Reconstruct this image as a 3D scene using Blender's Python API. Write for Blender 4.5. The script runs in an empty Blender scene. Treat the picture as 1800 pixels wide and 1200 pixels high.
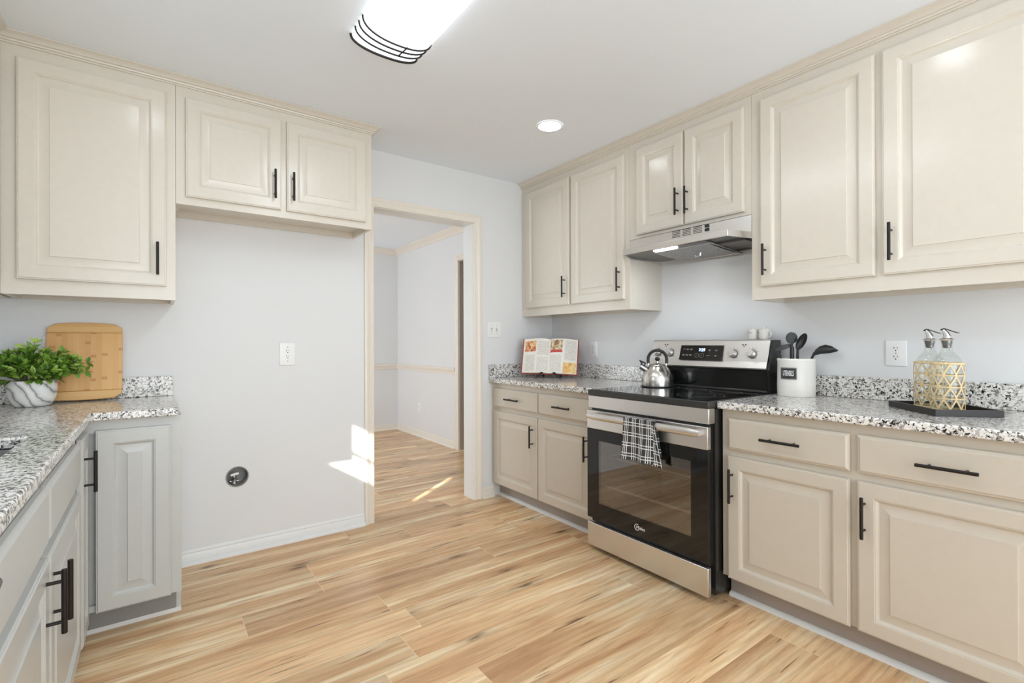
import bpy, bmesh, math, random
from mathutils import Matrix, Vector
R = math.radians
random.seed(11)
S = bpy.context.scene
COL = S.collection

# ------------------------------------------------------------------ camera
CAM = (-2.7391, -3.1593, 1.1875)
cam = bpy.data.cameras.new('camera'); cam_o = bpy.data.objects.new('camera', cam); COL.objects.link(cam_o)
cam.sensor_width = 36.0; cam.lens = 861.2771 / 1800 * 36.0; cam.clip_start = 0.02
cam_o.matrix_world = Matrix.Translation(CAM) @ Matrix.Rotation(-0.633, 4, 'Z') @ Matrix.Rotation(R(90) + 0.0019, 4, 'X') @ Matrix.Rotation(-0.0032, 4, 'Z')
S.camera = cam_o

# ------------------------------------------------------------------ view, sky, sun, daylight
S.view_settings.view_transform = 'Standard'; S.view_settings.look = 'None'
S.view_settings.gamma = 1.0; S.view_settings.use_curve_mapping = False
S.view_settings.exposure = 0.0
W_ = bpy.data.worlds.new('sky'); S.world = W_; W_.use_nodes = True
bg = W_.node_tree.nodes['Background']; bg.inputs[0].default_value = (0.80, 0.88, 1.0, 1); bg.inputs[1].default_value = 1.0
S.cycles.max_bounces = 10; S.cycles.diffuse_bounces = 6; S.cycles.glossy_bounces = 5; S.cycles.transmission_bounces = 10; S.cycles.transparent_max_bounces = 16
S.cycles.sample_clamp_indirect = 3.0
S.cycles.caustics_reflective = False; S.cycles.caustics_refractive = False

def lamp(name, kind, loc, aim, energy, color=(1, 1, 1), size=None, size_y=None):
    l = bpy.data.lights.new(name, kind); l.energy = energy; l.color = color
    if kind == 'AREA':
        l.shape = 'RECTANGLE'; l.size = size; l.size_y = size_y or size
    o = bpy.data.objects.new(name, l); COL.objects.link(o); o.location = loc
    d = Vector(aim) - Vector(loc)
    o.rotation_euler = d.to_track_quat('-Z', 'Y').to_euler()
    return o
sun = lamp('sun', 'SUN', (-8, -4, 6), (-8 + 0.81, -4 + 0.585, 6 - 0.50), 12.0, (1.0, 0.96, 0.91)); sun.data.angle = R(0.6)
lamp('rear_fill_light', 'AREA', (-1.9, -5.05, 1.25), (-1.9, 0, 2.05), 76, (0.86, 0.94, 1.0), 2.6, 2.0)  # added fill light before the solid rear wall; no door there
lamp('daylight_sink_window', 'AREA', (-3.50, -1.62, 1.62), (-1.0, -1.62, 1.2), 2.5, (0.84, 0.93, 1.0), 0.75, 0.8)
lamp('daylight_dining_window', 'AREA', (-3.90, 1.9, 1.35), (0, 1.9, 1.2), 52, (0.87, 0.94, 1.0), 1.8, 1.6)

# ------------------------------------------------------------------ node helpers
def srgb(r, g, b):
    f = lambda c: ((c / 255 + 0.055) / 1.055) ** 2.4 if c > 10 else c / 255 / 12.92
    return (f(r), f(g), f(b), 1)
class N:
    def __init__(s, name):
        s.m = bpy.data.materials.new(name); s.m.use_nodes = True; s.t = s.m.node_tree; s.t.nodes.clear()
        s.out = s.t.nodes.new('ShaderNodeOutputMaterial')
    def n(s, kind, **kw):
        o = s.t.nodes.new('ShaderNode' + kind)
        for k, v in kw.items(): setattr(o, k, v)
        return o
    def l(s, a, b): s.t.links.new(a, b)
    def put(s, sock, v):
        if hasattr(v, 'links'): s.l(v, sock)
        else: sock.default_value = v
    def math(s, op, a, b=0.0, c=0.0):
        o = s.n('Math', operation=op)
        s.put(o.inputs[0], a); s.put(o.inputs[1], b); s.put(o.inputs[2], c)
        return o.outputs[0]
    def mix(s, f, a, b):
        o = s.n('MixRGB'); s.put(o.inputs[0], f); s.put(o.inputs[1], a); s.put(o.inputs[2], b); return o.outputs[0]
    def ramp(s, f, stops, interp='LINEAR'):
        o = s.n('ValToRGB'); cr = o.color_ramp; cr.interpolation = interp
        while len(cr.elements) < len(stops): cr.elements.new(0.5)
        for e, (p, c) in zip(cr.elements, stops): e.position = p; e.color = c
        s.put(o.inputs[0], f); return o.outputs[0]
    def pos(s): return s.n('NewGeometry').outputs['Position']
    def obj(s): return s.n('TexCoord').outputs['Object']
    def uv(s): return s.n('TexCoord').outputs['UV']
    def sep(s, v):
        o = s.n('SeparateXYZ'); s.l(v, o.inputs[0]); return o.outputs
    def comb(s, x, y, z=0.0):
        o = s.n('CombineXYZ'); s.put(o.inputs[0], x); s.put(o.inputs[1], y); s.put(o.inputs[2], z); return o.outputs[0]
    def scale(s, v, sc):
        o = s.n('Mapping'); s.l(v, o.inputs[0]); o.inputs['Scale'].default_value = sc; return o.outputs[0]
    def noise(s, v, scale, detail=3, rough=0.5, dist=0.0):
        o = s.n('TexNoise'); s.l(v, o.inputs['Vector']); o.inputs['Scale'].default_value = scale
        o.inputs['Detail'].default_value = detail; o.inputs['Roughness'].default_value = rough; o.inputs['Distortion'].default_value = dist
        return o.outputs[0]
    def bsdf(s, color, rough=0.5, metal=0.0, **kw):
        b = s.n('BsdfPrincipled'); s.put(b.inputs['Base Color'], color); s.put(b.inputs['Roughness'], rough); s.put(b.inputs['Metallic'], metal)
        for k, v in kw.items(): s.put(b.inputs[k.replace('_', ' ')], v)
        s.l(b.outputs[0], s.out.inputs[0]); return b
    def bump(s, b, h, strength=0.2, dist=0.01):
        o = s.n('Bump'); s.put(o.inputs['Height'], h); o.inputs['Strength'].default_value = strength; o.inputs['Distance'].default_value = dist
        s.l(o.outputs[0], b.inputs['Normal'])
def flat(name, c, rough=0.5, metal=0.0, var=0.02, **kw):
    """a plain painted / moulded surface with a faint procedural unevenness"""
    m = N(name); nz = m.noise(m.obj(), 35, 2)
    lo = tuple(x * (1 - var) for x in c[:3]) + (1,); hi = tuple(min(1, x * (1 + var)) for x in c[:3]) + (1,)
    b = m.bsdf(m.ramp(nz, [(0.3, lo), (0.7, hi)]), rough, metal, **kw)
    return m.m
def emit(name, c, s):
    m = N(name); e = m.n('Emission'); e.inputs[0].default_value = c; e.inputs[1].default_value = s
    m.l(e.outputs[0], m.out.inputs[0]); return m.m
M = {}
def wallpaint(name, c, rough=0.55):
    m = N(name); p = m.pos(); b = m.bsdf(m.ramp(m.noise(p, 2.0, 3), [(0.3, tuple(x * 0.985 for x in c[:3]) + (1,)), (0.7, c)]), rough)
    m.bump(b, m.noise(p, 260, 2), 0.06, 0.002); return m.m
M['wall'] = wallpaint('wall paint', srgb(227, 228, 229))
M['ceiling'] = wallpaint('ceiling paint', srgb(240, 247, 255), 0.8)
M['cream'] = flat('cream cabinet paint', srgb(218, 211, 199), 0.22, var=0.012)
M['base_cream'] = flat('greige cabinet paint', srgb(199, 190, 176), 0.3, var=0.012)
M['base_cool_lit'] = flat('cabinet paint greyed for cool light', srgb(193, 194, 191), 0.3, var=0.012)  # same paint as the other cabinets, cooler light put into the colour
M['toe'] = flat('toe board darkened for shade', srgb(160, 151, 144), 0.45)  # shade of the recess put into the colour
M['toe_grey_shaded'] = flat('grey toe board darkened for shade', srgb(140, 139, 136), 0.45)  # left-hand toe board, likewise darkened for the shade of its recess
M['trim'] = flat('cream trim paint', srgb(233, 226, 215), 0.3, var=0.01)
M['trim_white'] = flat('white trim paint', srgb(226, 227, 226), 0.3, var=0.01)
M['bronze'] = flat('dark bronze', (0.018, 0.015, 0.013, 1), 0.38, 0.5)
M['black_plastic'] = flat('black nylon', (0.012, 0.012, 0.012, 1), 0.42)
M['black_enamel'] = flat('black enamel', (0.02, 0.019, 0.018, 1), 0.22)
M['black_frame'] = flat('black trim', (0.03, 0.029, 0.028, 1), 0.3)
M['gap'] = flat('shadow gap black', (0.004, 0.004, 0.004, 1), 0.6)
M['white_plastic'] = flat('white plastic', srgb(238, 238, 237), 0.3, var=0.005)
M['slot'] = flat('dark slot', (0.02, 0.02, 0.02, 1), 0.6)
M['ceramic'] = flat('white glazed ceramic', srgb(240, 237, 231), 0.12, var=0.01)
M['tray'] = flat('black lacquered wood', (0.014, 0.012, 0.011, 1), 0.4)
M['chrome'] = flat('chrome', (0.8, 0.8, 0.8, 1), 0.1, 1.0)
M['dishwasher'] = flat('dark grey steel', (0.10, 0.10, 0.105, 1), 0.35, 0.7)
M['lettering_black'] = flat('black lettering', (0.02, 0.02, 0.02, 1), 0.6)
M['lettering_white'] = flat('white lettering', (0.85, 0.85, 0.85, 1), 0.5)
M['lettering_grey'] = flat('grey printed marks', (0.30, 0.30, 0.30, 1), 0.5)
M['clock'] = emit('clock digits', (0.45, 0.65, 1.0, 1), 6.0)
M['diffuser'] = emit('lit acrylic diffuser', (0.90, 0.96, 1.0, 1), 3.0)
M['can_lens'] = emit('lit downlight lens', (0.90, 0.96, 1.0, 1), 24.0)
M['hood_lamp'] = emit('lit hood lamp', (0.92, 0.97, 1.0, 1), 110.0)
def steel(name, c, r0, r1, axis):
    m = N(name); p = m.pos()
    sc = {'y': (500, 4, 500), 'x': (4, 500, 500), 'z': (500, 500, 4)}[axis]
    nz = m.noise(m.scale(p, sc), 1.0, 3)
    rr = m.n('MapRange'); m.l(nz, rr.inputs[0]); rr.inputs[3].default_value = r0; rr.inputs[4].default_value = r1
    b = m.bsdf(m.ramp(nz, [(0.25, tuple(x * 0.985 for x in c[:3]) + (1,)), (0.75, c)]), rr.outputs[0], 1.0)
    return m.m
M['steel'] = steel('brushed stainless steel', (0.78, 0.765, 0.75, 1), 0.28, 0.40, 'y')
M['kettle'] = steel('satin stainless steel', (0.70, 0.68, 0.65, 1), 0.13, 0.24, 'z')
M['under_steel'] = flat('hood liner', (0.20, 0.20, 0.20, 1), 0.35, 0.8)
def granite():
    m = N('speckled granite'); p = m.pos()
    nz = m.n('TexNoise'); m.l(p, nz.inputs['Vector']); nz.inputs['Scale'].default_value = 90; nz.inputs['Detail'].default_value = 2
    ad = m.n('MixRGB', blend_type='LINEAR_LIGHT'); ad.inputs[0].default_value = 0.012; m.l(p, ad.inputs[1]); m.l(nz.outputs['Color'], ad.inputs[2])
    v = m.n('TexVoronoi'); m.l(ad.outputs[0], v.inputs['Vector']); v.inputs['Scale'].default_value = 150
    r = m.sep(v.outputs['Color'])[0]
    big = m.noise(p, 14, 2); f = m.math('ADD', r, m.math('MULTIPLY', m.math('SUBTRACT', big, 0.5), 0.30))
    c = m.ramp(f, [(0.0, srgb(34, 33, 34)), (0.085, srgb(74, 72, 72)), (0.15, srgb(136, 132, 129)), (0.26, srgb(184, 180, 176)), (0.42, srgb(228, 225, 220)), (0.80, srgb(240, 238, 234))], 'CONSTANT')
    m.bsdf(c, 0.13); return m.m
M['granite'] = granite()
def floor_mat():
    m = N('oak plank floor'); p = m.pos(); s = m.sep(p); X, Y = s[0], s[1]
    pw, pl = 0.1785, 1.22
    yy = m.math('DIVIDE', m.math('ADD', Y, 20.021), pw); row = m.math('FLOOR', yy); fy = m.math('SUBTRACT', yy, row)
    wn = m.n('TexWhiteNoise', noise_dimensions='1D'); m.l(row, wn.inputs['W'])
    xx = m.math('ADD', m.math('DIVIDE', X, pl), m.math('ADD', m.math('MULTIPLY', wn.outputs[0], 7.0), 40.0)); col = m.math('FLOOR', xx); fx = m.math('SUBTRACT', xx, col)
    w2 = m.n('TexWhiteNoise', noise_dimensions='2D'); m.l(m.comb(row, col), w2.inputs['Vector']); rnd = m.sep(w2.outputs['Color'])
    # grain coordinates: shifted per plank, stretched along the board
    gx = m.math('ADD', X, m.math('MULTIPLY', rnd[0], 37.0)); gy = m.math('ADD', Y, m.math('MULTIPLY', rnd[1], 11.0))
    gv = m.comb(gx, gy, m.math('MULTIPLY', rnd[2], 5.0))
    broad = m.noise(m.scale(gv, (0.85, 9.5, 1)), 1.0, 2, 0.5, 0.8)
    fine = m.noise(m.scale(gv, (5.0, 110, 1)), 1.0, 4, 0.65, 0.4)
    mid = m.noise(m.scale(gv, (2.2, 30, 1)), 1.0, 4, 0.6, 1.6)
    base = m.ramp(broad, [(0.27, srgb(190, 136, 82)), (0.43, srgb(216, 170, 114)), (0.56, srgb(229, 192, 138)), (0.72, srgb(250, 230, 188))])
    c = m.mix(m.math('MULTIPLY', m.ramp(mid, [(0.40, (0, 0, 0, 1)), (0.72, (1, 1, 1, 1))]), 0.40), base, srgb(158, 102, 56))
    c = m.mix(m.math('MULTIPLY', m.ramp(fine, [(0.45, (0, 0, 0, 1)), (0.75, (1, 1, 1, 1))]), 0.24), c, srgb(136, 90, 50))
    wv = m.n('TexWave', wave_type='BANDS', bands_direction='Y'); m.l(m.scale(gv, (0.22, 1.0, 1)), wv.inputs['Vector']); wv.inputs['Scale'].default_value = 9.0
    wv.inputs['Distortion'].default_value = 5.0; wv.inputs['Detail'].default_value = 2.0; wv.inputs['Detail Scale'].default_value = 1.1
    c = m.mix(m.math('MULTIPLY', m.ramp(wv.outputs['Fac'], [(0.62, (0, 0, 0, 1)), (0.95, (1, 1, 1, 1))]), 0.16), c, srgb(142, 96, 56))
    tone = m.math('SUBTRACT', m.math('MULTIPLY', rnd[0], 0.30), 0.12)
    hs = m.n('HueSaturation'); m.put(hs.inputs['Value'], m.math('SUBTRACT', 1.09, tone)); m.l(c, hs.inputs['Color']); hs.inputs['Saturation'].default_value = 0.88
    c = hs.outputs[0]
    # knots with dark streaks running out of them
    kv = m.n('TexVoronoi', voronoi_dimensions='2D'); m.l(m.scale(gv, (1.7, 6.2, 1)), kv.inputs['Vector']); kv.inputs['Scale'].default_value = 1.0; kv.inputs['Randomness'].default_value = 1.0
    kd = m.math('ADD', kv.outputs['Distance'], m.math('MULTIPLY', m.math('SUBTRACT', m.noise(m.scale(gv, (14, 60, 1)), 1.0, 3), 0.5), 0.16))
    kon = m.math('GREATER_THAN', m.sep(kv.outputs['Color'])[0], 0.66)
    kn = m.math('MULTIPLY', m.ramp(kd, [(0.025, (1, 1, 1, 1)), (0.06, (0.7, 0.7, 0.7, 1)), (0.11, (0.25, 0.25, 0.25, 1)), (0.24, (0, 0, 0, 1))]), kon)
    c = m.mix(m.math('MULTIPLY', kn, 0.85), c, srgb(92, 60, 38))
    cr = m.noise(m.scale(gv, (3.0, 70, 1)), 1.0, 2, 0.5, 0.3)
    c = m.mix(m.math('MULTIPLY', m.ramp(cr, [(0.665, (0, 0, 0, 1)), (0.70, (1, 1, 1, 1))]), 0.7), c, srgb(104, 70, 46))
    # seams: a pale bevel at board ends, a fine line along the edges
    ex = m.math('LESS_THAN', m.math('MINIMUM', fx, m.math('SUBTRACT', 1.0, fx)), 0.0011)
    ey = m.math('LESS_THAN', m.math('MINIMUM', fy, m.math('SUBTRACT', 1.0, fy)), 0.0055)
    c = m.mix(m.math('MULTIPLY', ey, 0.35), c, srgb(120, 84, 54)); c = m.mix(m.math('MULTIPLY', ex, 0.8), c, srgb(238, 214, 176))
    b = m.bsdf(c, m.math('ADD', 0.22, m.math('MULTIPLY', fine, 0.14)))
    b.inputs['Specular IOR Level'].default_value = 0.32
    m.bump(b, m.math('SUBTRACT', m.math('MULTIPLY', fine, 0.3), m.math('MAXIMUM', ex, ey)), 0.12, 0.002)
    return m.m
M['floor'] = floor_mat()
def tinted_glass(name, tint, rough=0.03, base=0.05):
    m = N(name); t = m.n('BsdfTransparent'); t.inputs[0].default_value = tint
    g = m.n('BsdfGlossy'); g.inputs['Roughness'].default_value = rough; g.inputs['Color'].default_value = (1, 1, 1, 1)
    lw = m.n('LayerWeight'); lw.inputs['Blend'].default_value = 0.5
    f = m.math('ADD', base, m.math('MULTIPLY', 1 - base, m.math('POWER', lw.outputs['Facing'], 4.0)))
    nz = m.noise(m.obj(), 3, 1); mx = m.n('MixShader'); m.l(m.math('ADD', f, m.math('MULTIPLY', nz, 0.01)), mx.inputs[0])
    m.l(t.outputs[0], mx.inputs[1]); m.l(g.outputs[0], mx.inputs[2]); m.l(mx.outputs[0], m.out.inputs[0]); return m.m
M['oven_glass'] = tinted_glass('tinted oven glass', (0.68, 0.64, 0.60, 1), 0.03, 0.15)
M['clear_glass'] = tinted_glass('clear bottle glass', (0.93, 0.95, 0.94, 1), 0.02)
M['black_glass'] = flat('black ceramic glass', (0.008, 0.008, 0.008, 1), 0.05, var=0.0)
def bamboo(name, axis, dark, light):
    m = N(name); p = m.obj(); s = m.sep(p); a = s[0] if axis == 'z' else s[2]
    st = m.math('DIVIDE', m.math('ADD', a, 5.0), 0.021); k = m.math('FLOOR', st)
    wn = m.n('TexWhiteNoise', noise_dimensions='1D'); m.l(k, wn.inputs['W'])
    sc = (60, 60, 3) if axis == 'z' else (3, 60, 60)
    g = m.noise(m.scale(p, sc), 1.0, 3)
    c = m.mix(m.math('ADD', m.math('MULTIPLY', wn.outputs[0], 0.55), m.math('MULTIPLY', g, 0.4)), dark, light)
    if axis == 'z':   # darker growth nodes crossing single strips
        zz = m.math('ADD', m.math('DIVIDE', s[2], 0.115), m.math('MULTIPLY', wn.outputs[0], 9.0)); fr = m.math('FRACT', zz)
        c = m.mix(m.math('MULTIPLY', m.math('LESS_THAN', fr, 0.12), m.math('MULTIPLY', m.math('GREATER_THAN', m.math('FRACT', m.math('MULTIPLY', wn.outputs[0], 13.0)), 0.35), 0.6)), c, srgb(186, 120, 66))
    m.bsdf(c, 0.4); return m.m
M['bamboo'] = bamboo('bamboo strips', 'z', srgb(206, 150, 86), srgb(234, 188, 124))
M['bamboo_end'] = bamboo('pale bamboo end strip', 'x', srgb(214, 164, 98), srgb(234, 194, 132))
def marble():
    m = N('grey veined marble glaze'); p = m.obj(); s = m.sep(p)
    a = m.math('ADD', m.math('MULTIPLY', s[2], 11.0), m.math('MULTIPLY', s[0], 13.0))
    a = m.math('ADD', a, m.math('MULTIPLY', m.noise(p, 9, 4), 1.5))
    v = m.math('ABSOLUTE', m.math('SINE', m.math('MULTIPLY', a, 5.2)))
    c = m.ramp(v, [(0.0, srgb(104, 104, 106)), (0.07, srgb(146, 146, 148)), (0.22, srgb(188, 188, 188)), (0.55, srgb(224, 223, 221)), (1.0, srgb(240, 239, 236))])
    m.bsdf(c, 0.35); return m.m
M['marble'] = marble()
def leafmat():
    m = N('boxwood leaf'); oi = m.n('NewGeometry').outputs['Random Per Island']
    c = m.ramp(oi, [(0.0, srgb(52, 82, 24)), (0.4, srgb(96, 138, 40)), (0.75, srgb(140, 178, 66)), (1.0, srgb(182, 206, 110))])
    b = m.bsdf(c, 0.4); b.inputs['Subsurface Weight'].default_value = 0.0; return m.m
M['leaf'] = leafmat()
M['stem'] = flat('plant stem', srgb(96, 110, 50), 0.6)
M['soil'] = flat('potting soil', srgb(44, 36, 28), 0.9, var=0.2)
def plaid():
    m = N('black and white plaid cotton'); s = m.sep(m.uv())
    def lines(x, per, offs, w):
        f = m.math('FRACT', m.math('DIVIDE', x, per)); o = None
        for q in offs:
            t = m.math('LESS_THAN', m.math('ABSOLUTE', m.math('SUBTRACT', f, q)), w); o = t if o is None else m.math('MAXIMUM', o, t)
        return o
    k = m.math('MAXIMUM', lines(s[0], 0.048, (0.28, 0.50, 0.72), 0.036), lines(s[1], 0.052, (0.35, 0.62), 0.036))
    wv = m.noise(m.scale(m.uv(), (900, 900, 1)), 1.0, 1)
    c = m.mix(m.math('MULTIPLY', k, m.math('ADD', 0.62, m.math('MULTIPLY', wv, 0.6))), m.mix(wv, (0.018, 0.018, 0.019, 1), (0.06, 0.06, 0.062, 1)), (0.80, 0.80, 0.79, 1))
    b = m.bsdf(c, 0.9); m.bump(b, wv, 0.3, 0.001); return m.m
M['plaid'] = plaid()
def raffia():
    m = N('woven raffia'); n_ = m.noise(m.scale(m.obj(), (140, 140, 260)), 1.0, 3)
    b = m.bsdf(m.ramp(n_, [(0.3, srgb(214, 184, 132)), (0.7, srgb(244, 224, 184))]), 0.65); m.bump(b, n_, 0.3, 0.002); return m.m
M['raffia'] = raffia()
def meshfilter():
    m = N('aluminium mesh filter'); v = m.n('TexVoronoi'); m.l(m.pos(), v.inputs['Vector']); v.inputs['Scale'].default_value = 190
    b = m.bsdf(m.ramp(v.outputs['Distance'], [(0.1, (0.16, 0.16, 0.16, 1)), (0.6, (0.55, 0.55, 0.56, 1))]), 0.35, 0.8); m.bump(b, v.outputs['Distance'], 0.6, 0.003); return m.m
M['filter'] = meshfilter()
M['oven_cavity'] = flat('grey oven enamel', (0.46, 0.43, 0.40, 1), 0.4, var=0.12)
M['wire'] = flat('oven rack wire', (0.92, 0.90, 0.87, 1), 0.3)  # pale non-metal colour stands in for the wires' bright glint
M['red_cover'] = flat('red cloth cover', srgb(176, 74, 62), 0.6)
M['paper_edge'] = flat('page block', srgb(232, 222, 208), 0.7)
M['brass'] = flat('galvanised valve metal', (0.55, 0.55, 0.56, 1), 0.25, 0.9)
M['valve_white'] = flat('grey plastic box', srgb(150, 149, 146), 0.5)

# ------------------------------------------------------------------ mesh helpers
class B:
    def __init__(s): s.bm = bmesh.new()
    def face(s, pts):
        try: return s.bm.faces.new([s.bm.verts.new(p) for p in pts])
        except ValueError: return None
    def box(s, x0, y0, z0, x1, y1, z1):
        x0, x1 = sorted((x0, x1)); y0, y1 = sorted((y0, y1)); z0, z1 = sorted((z0, z1))
        v = [s.bm.verts.new(p) for p in ((x0, y0, z0), (x1, y0, z0), (x1, y1, z0), (x0, y1, z0), (x0, y0, z1), (x1, y0, z1), (x1, y1, z1), (x0, y1, z1))]
        for f in ((0, 3, 2, 1), (4, 5, 6, 7), (0, 1, 5, 4), (1, 2, 6, 5), (2, 3, 7, 6), (3, 0, 4, 7)): s.bm.faces.new([v[i] for i in f])
        return s
    def prism(s, poly, axis, a0, a1):
        """poly of 2-D points extruded along axis; poly plane = the other two axes in xyz order"""
        def P(p, a):
            q = list(p); q.insert('xyz'.index(axis), a); return q
        A = [s.bm.verts.new(P(p, a0)) for p in poly]; Z = [s.bm.verts.new(P(p, a1)) for p in poly]
        n = len(poly)
        for i in range(n): s.bm.faces.new((A[i], A[(i + 1) % n], Z[(i + 1) % n], Z[i]))
        s.bm.faces.new(A[::-1]); s.bm.faces.new(Z); return s
    def loft(s, rings, close=True, cap0=True, cap1=True):
        V = [[s.bm.verts.new(p) for p in r] for r in rings]; n = len(V[0])
        for a, b in zip(V, V[1:]):
            for i in range(n if close else n - 1):
                j = (i + 1) % n
                s.bm.faces.new((a[i], a[j], b[j], b[i]))
        if cap0: s.bm.faces.new(V[0][::-1])
        if cap1: s.bm.faces.new(V[-1])
        return s
    def lathe(s, prof, c=(0, 0, 0), seg=32, sx=1, sy=1, cap0=True, cap1=True):
        rings = [[(c[0] + r * sx * math.cos(2 * math.pi * i / seg), c[1] + r * sy * math.sin(2 * math.pi * i / seg), c[2] + z) for i in range(seg)] for r, z in prof]
        return s.loft(rings, True, cap0, cap1)
    def tube(s, pts, r, seg=10, cap=True):
        pts = [Vector(p) for p in pts]; rr = r if isinstance(r, (list, tuple)) else [r] * len(pts)
        rings = []; prev = None
        for i, p in enumerate(pts):
            d = (pts[min(i + 1, len(pts) - 1)] - pts[max(i - 1, 0)]).normalized()
            if prev is None:
                up = Vector((0, 0, 1)) if abs(d.z) < 0.9 else Vector((1, 0, 0)); a = d.cross(up).normalized()
            else:
                a = (prev - d * prev.dot(d)).normalized()
            prev = a; b = d.cross(a)
            rings.append([p + (a * math.cos(2 * math.pi * k / seg) + b * math.sin(2 * math.pi * k / seg)) * rr[i] for k in range(seg)])
        return s.loft(rings, True, cap, cap)
    def sweep(s, prof, path, T, caps=True):
        """closed profile (o,h) along an open 2-D path with mitred corners; T(a,b,h)->xyz; o is to the left of travel"""
        n = len(path); rings = []
        for i in range(n):
            p = Vector(path[i]); nn = []
            if i > 0: d = (p - Vector(path[i - 1])).normalized(); nn.append(Vector((-d.y, d.x)))
            if i < n - 1: d = (Vector(path[i + 1]) - p).normalized(); nn.append(Vector((-d.y, d.x)))
            m = nn[0] if len(nn) == 1 else (nn[0] + nn[1]) / (1 + nn[0].dot(nn[1]))
            rings.append([T(p.x + m.x * o, p.y + m.y * o, h) for o, h in prof])
        return s.loft(rings, True, caps, caps)
    def grid(s, nu, nv, f, uvf=None):
        V = [[s.bm.verts.new(f(i / nu, j / nv)) for j in range(nv + 1)] for i in range(nu + 1)]
        uvl = s.bm.loops.layers.uv.verify()
        for i in range(nu):
            for j in range(nv):
                fc = s.bm.faces.new((V[i][j], V[i + 1][j], V[i + 1][j + 1], V[i][j + 1]))
                for lp, (a, b) in zip(fc.loops, ((i, j), (i + 1, j), (i + 1, j + 1), (i, j + 1))):
                    lp[uvl].uv = uvf(a / nu, b / nv) if uvf else (a / nu, b / nv)
        return s
    def slab(s, xs, ys, keep, z0, z1):
        top = {}; bot = {}
        def g(d, i, j, z):
            if (i, j) not in d: d[i, j] = s.bm.verts.new((xs[i], ys[j], z))
            return d[i, j]
        cells = {(i, j) for i in range(len(xs) - 1) for j in range(len(ys) - 1) if keep((xs[i] + xs[i + 1]) / 2, (ys[j] + ys[j + 1]) / 2)}
        for i, j in cells:
            s.bm.faces.new((g(top, i, j, z1), g(top, i + 1, j, z1), g(top, i + 1, j + 1, z1), g(top, i, j + 1, z1)))
            s.bm.faces.new((g(bot, i, j, z0), g(bot, i, j + 1, z0), g(bot, i + 1, j + 1, z0), g(bot, i + 1, j, z0)))
            for (a, b), (di, dj) in ((((i, j), (i + 1, j)), (0, -1)), (((i + 1, j), (i + 1, j + 1)), (1, 0)), (((i + 1, j + 1), (i, j + 1)), (0, 1)), (((i, j + 1), (i, j)), (-1, 0))):
                if (i + di, j + dj) not in cells:
                    s.bm.faces.new((g(bot, *a, z0), g(bot, *b, z0), g(top, *b, z1), g(top, *a, z1)))
        return s
WM = {}
def wm(o): return WM.get(o.name, Matrix.Identity(4))
def place(o, parent, Mx):
    WM[o.name] = Mx.copy()
    if parent is not None:
        o.parent = parent; o.matrix_parent_inverse = Matrix.Identity(4)
        o.matrix_basis = wm(parent).inverted() @ Mx
    else: o.matrix_basis = Mx
I4 = Matrix.Identity(4)
def mesh_from(b, name, m, smooth=30):
    bm = b.bm; bmesh.ops.remove_doubles(bm, verts=bm.verts, dist=1e-6)
    bmesh.ops.recalc_face_normals(bm, faces=bm.faces)
    me = bpy.data.meshes.new(name); bm.to_mesh(me); bm.free()
    if smooth:
        me.polygons.foreach_set('use_smooth', [True] * len(me.polygons)); me.set_sharp_from_angle(angle=R(smooth))
    me.materials.append(m); return me
def obj(name, b, m, parent=None, Mx=I4, bevel=0, seg=2, smooth=30, **props):
    o = bpy.data.objects.new(name, mesh_from(b, name, M[m] if isinstance(m, str) else m, smooth)); COL.objects.link(o)
    place(o, parent, Mx)
    if bevel:
        md = o.modifiers.new('Bevel', 'BEVEL'); md.width = bevel; md.segments = seg; md.limit_method = 'ANGLE'; md.angle_limit = R(40); md.harden_normals = False
    for k, v in props.items(): o[k] = v
    return o
def thing(name, label, cat, Mx=I4, group=None):
    o = bpy.data.objects.new(name, None); COL.objects.link(o); o.empty_display_size = 0.05
    place(o, None, Mx); o['label'] = label; o['category'] = cat
    if group: o['group'] = group
    return o
def tag(o, label, cat, group=None):
    o['label'] = label; o['category'] = cat
    if group: o['group'] = group
    return o
def struct(name, b, m, **kw): return obj(name, b, m, kind='structure', **kw)
def text_obj(name, s, size, m, parent, Mx, depth=0.0006, spacing=1.0, xscale=1.0, weight=0.0):
    cu = bpy.data.curves.new(name, 'FONT'); cu.body = s; cu.size = size; cu.extrude = depth; cu.align_x = 'CENTER'; cu.align_y = 'CENTER'; cu.space_character = spacing; cu.offset = weight
    t = bpy.data.objects.new(name + '_curve', cu); COL.objects.link(t)
    dg = bpy.context.evaluated_depsgraph_get(); me = bpy.data.meshes.new_from_object(t.evaluated_get(dg))
    bpy.data.objects.remove(t); bpy.data.curves.remove(cu)
    if xscale != 1.0: me.transform(Matrix.Diagonal((xscale, 1, 1, 1)))
    me.materials.clear(); me.materials.append(M[m]); me.name = name
    o = bpy.data.objects.new(name, me); COL.objects.link(o); place(o, parent, Mx); return o
def dup(o, Mx, label=None, group=None):
    def cp(a, par):
        c = a.copy(); COL.objects.link(c)
        if par is not None: c.parent = par
        for ch in list(a.children): cp(ch, c)
        return c
    c = cp(o, None); c.matrix_basis = Mx
    if label: c['label'] = label
    if group: c['group'] = group
    return c
T = Matrix.Translation
XL = -3.575                     # left wall plane; right wall x=0, back wall y=0
ZC = 2.4668
MR = Matrix(((0, 1, 0, 0), (-1, 0, 0, 0), (0, 0, 1, 0), (0, 0, 0, 1)))     # right wall frame: u=-y, v=x (negative = into the room)
MBk = I4                                                                   # back wall frame
ML = Matrix(((0, -1, 0, XL), (1, 0, 0, 0), (0, 0, 1, 0), (0, 0, 0, 1)))    # left wall frame: u=y
TEXTROT = Matrix.Rotation(R(90), 4, 'X')                                   # text upright on a front that faces -v

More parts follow.
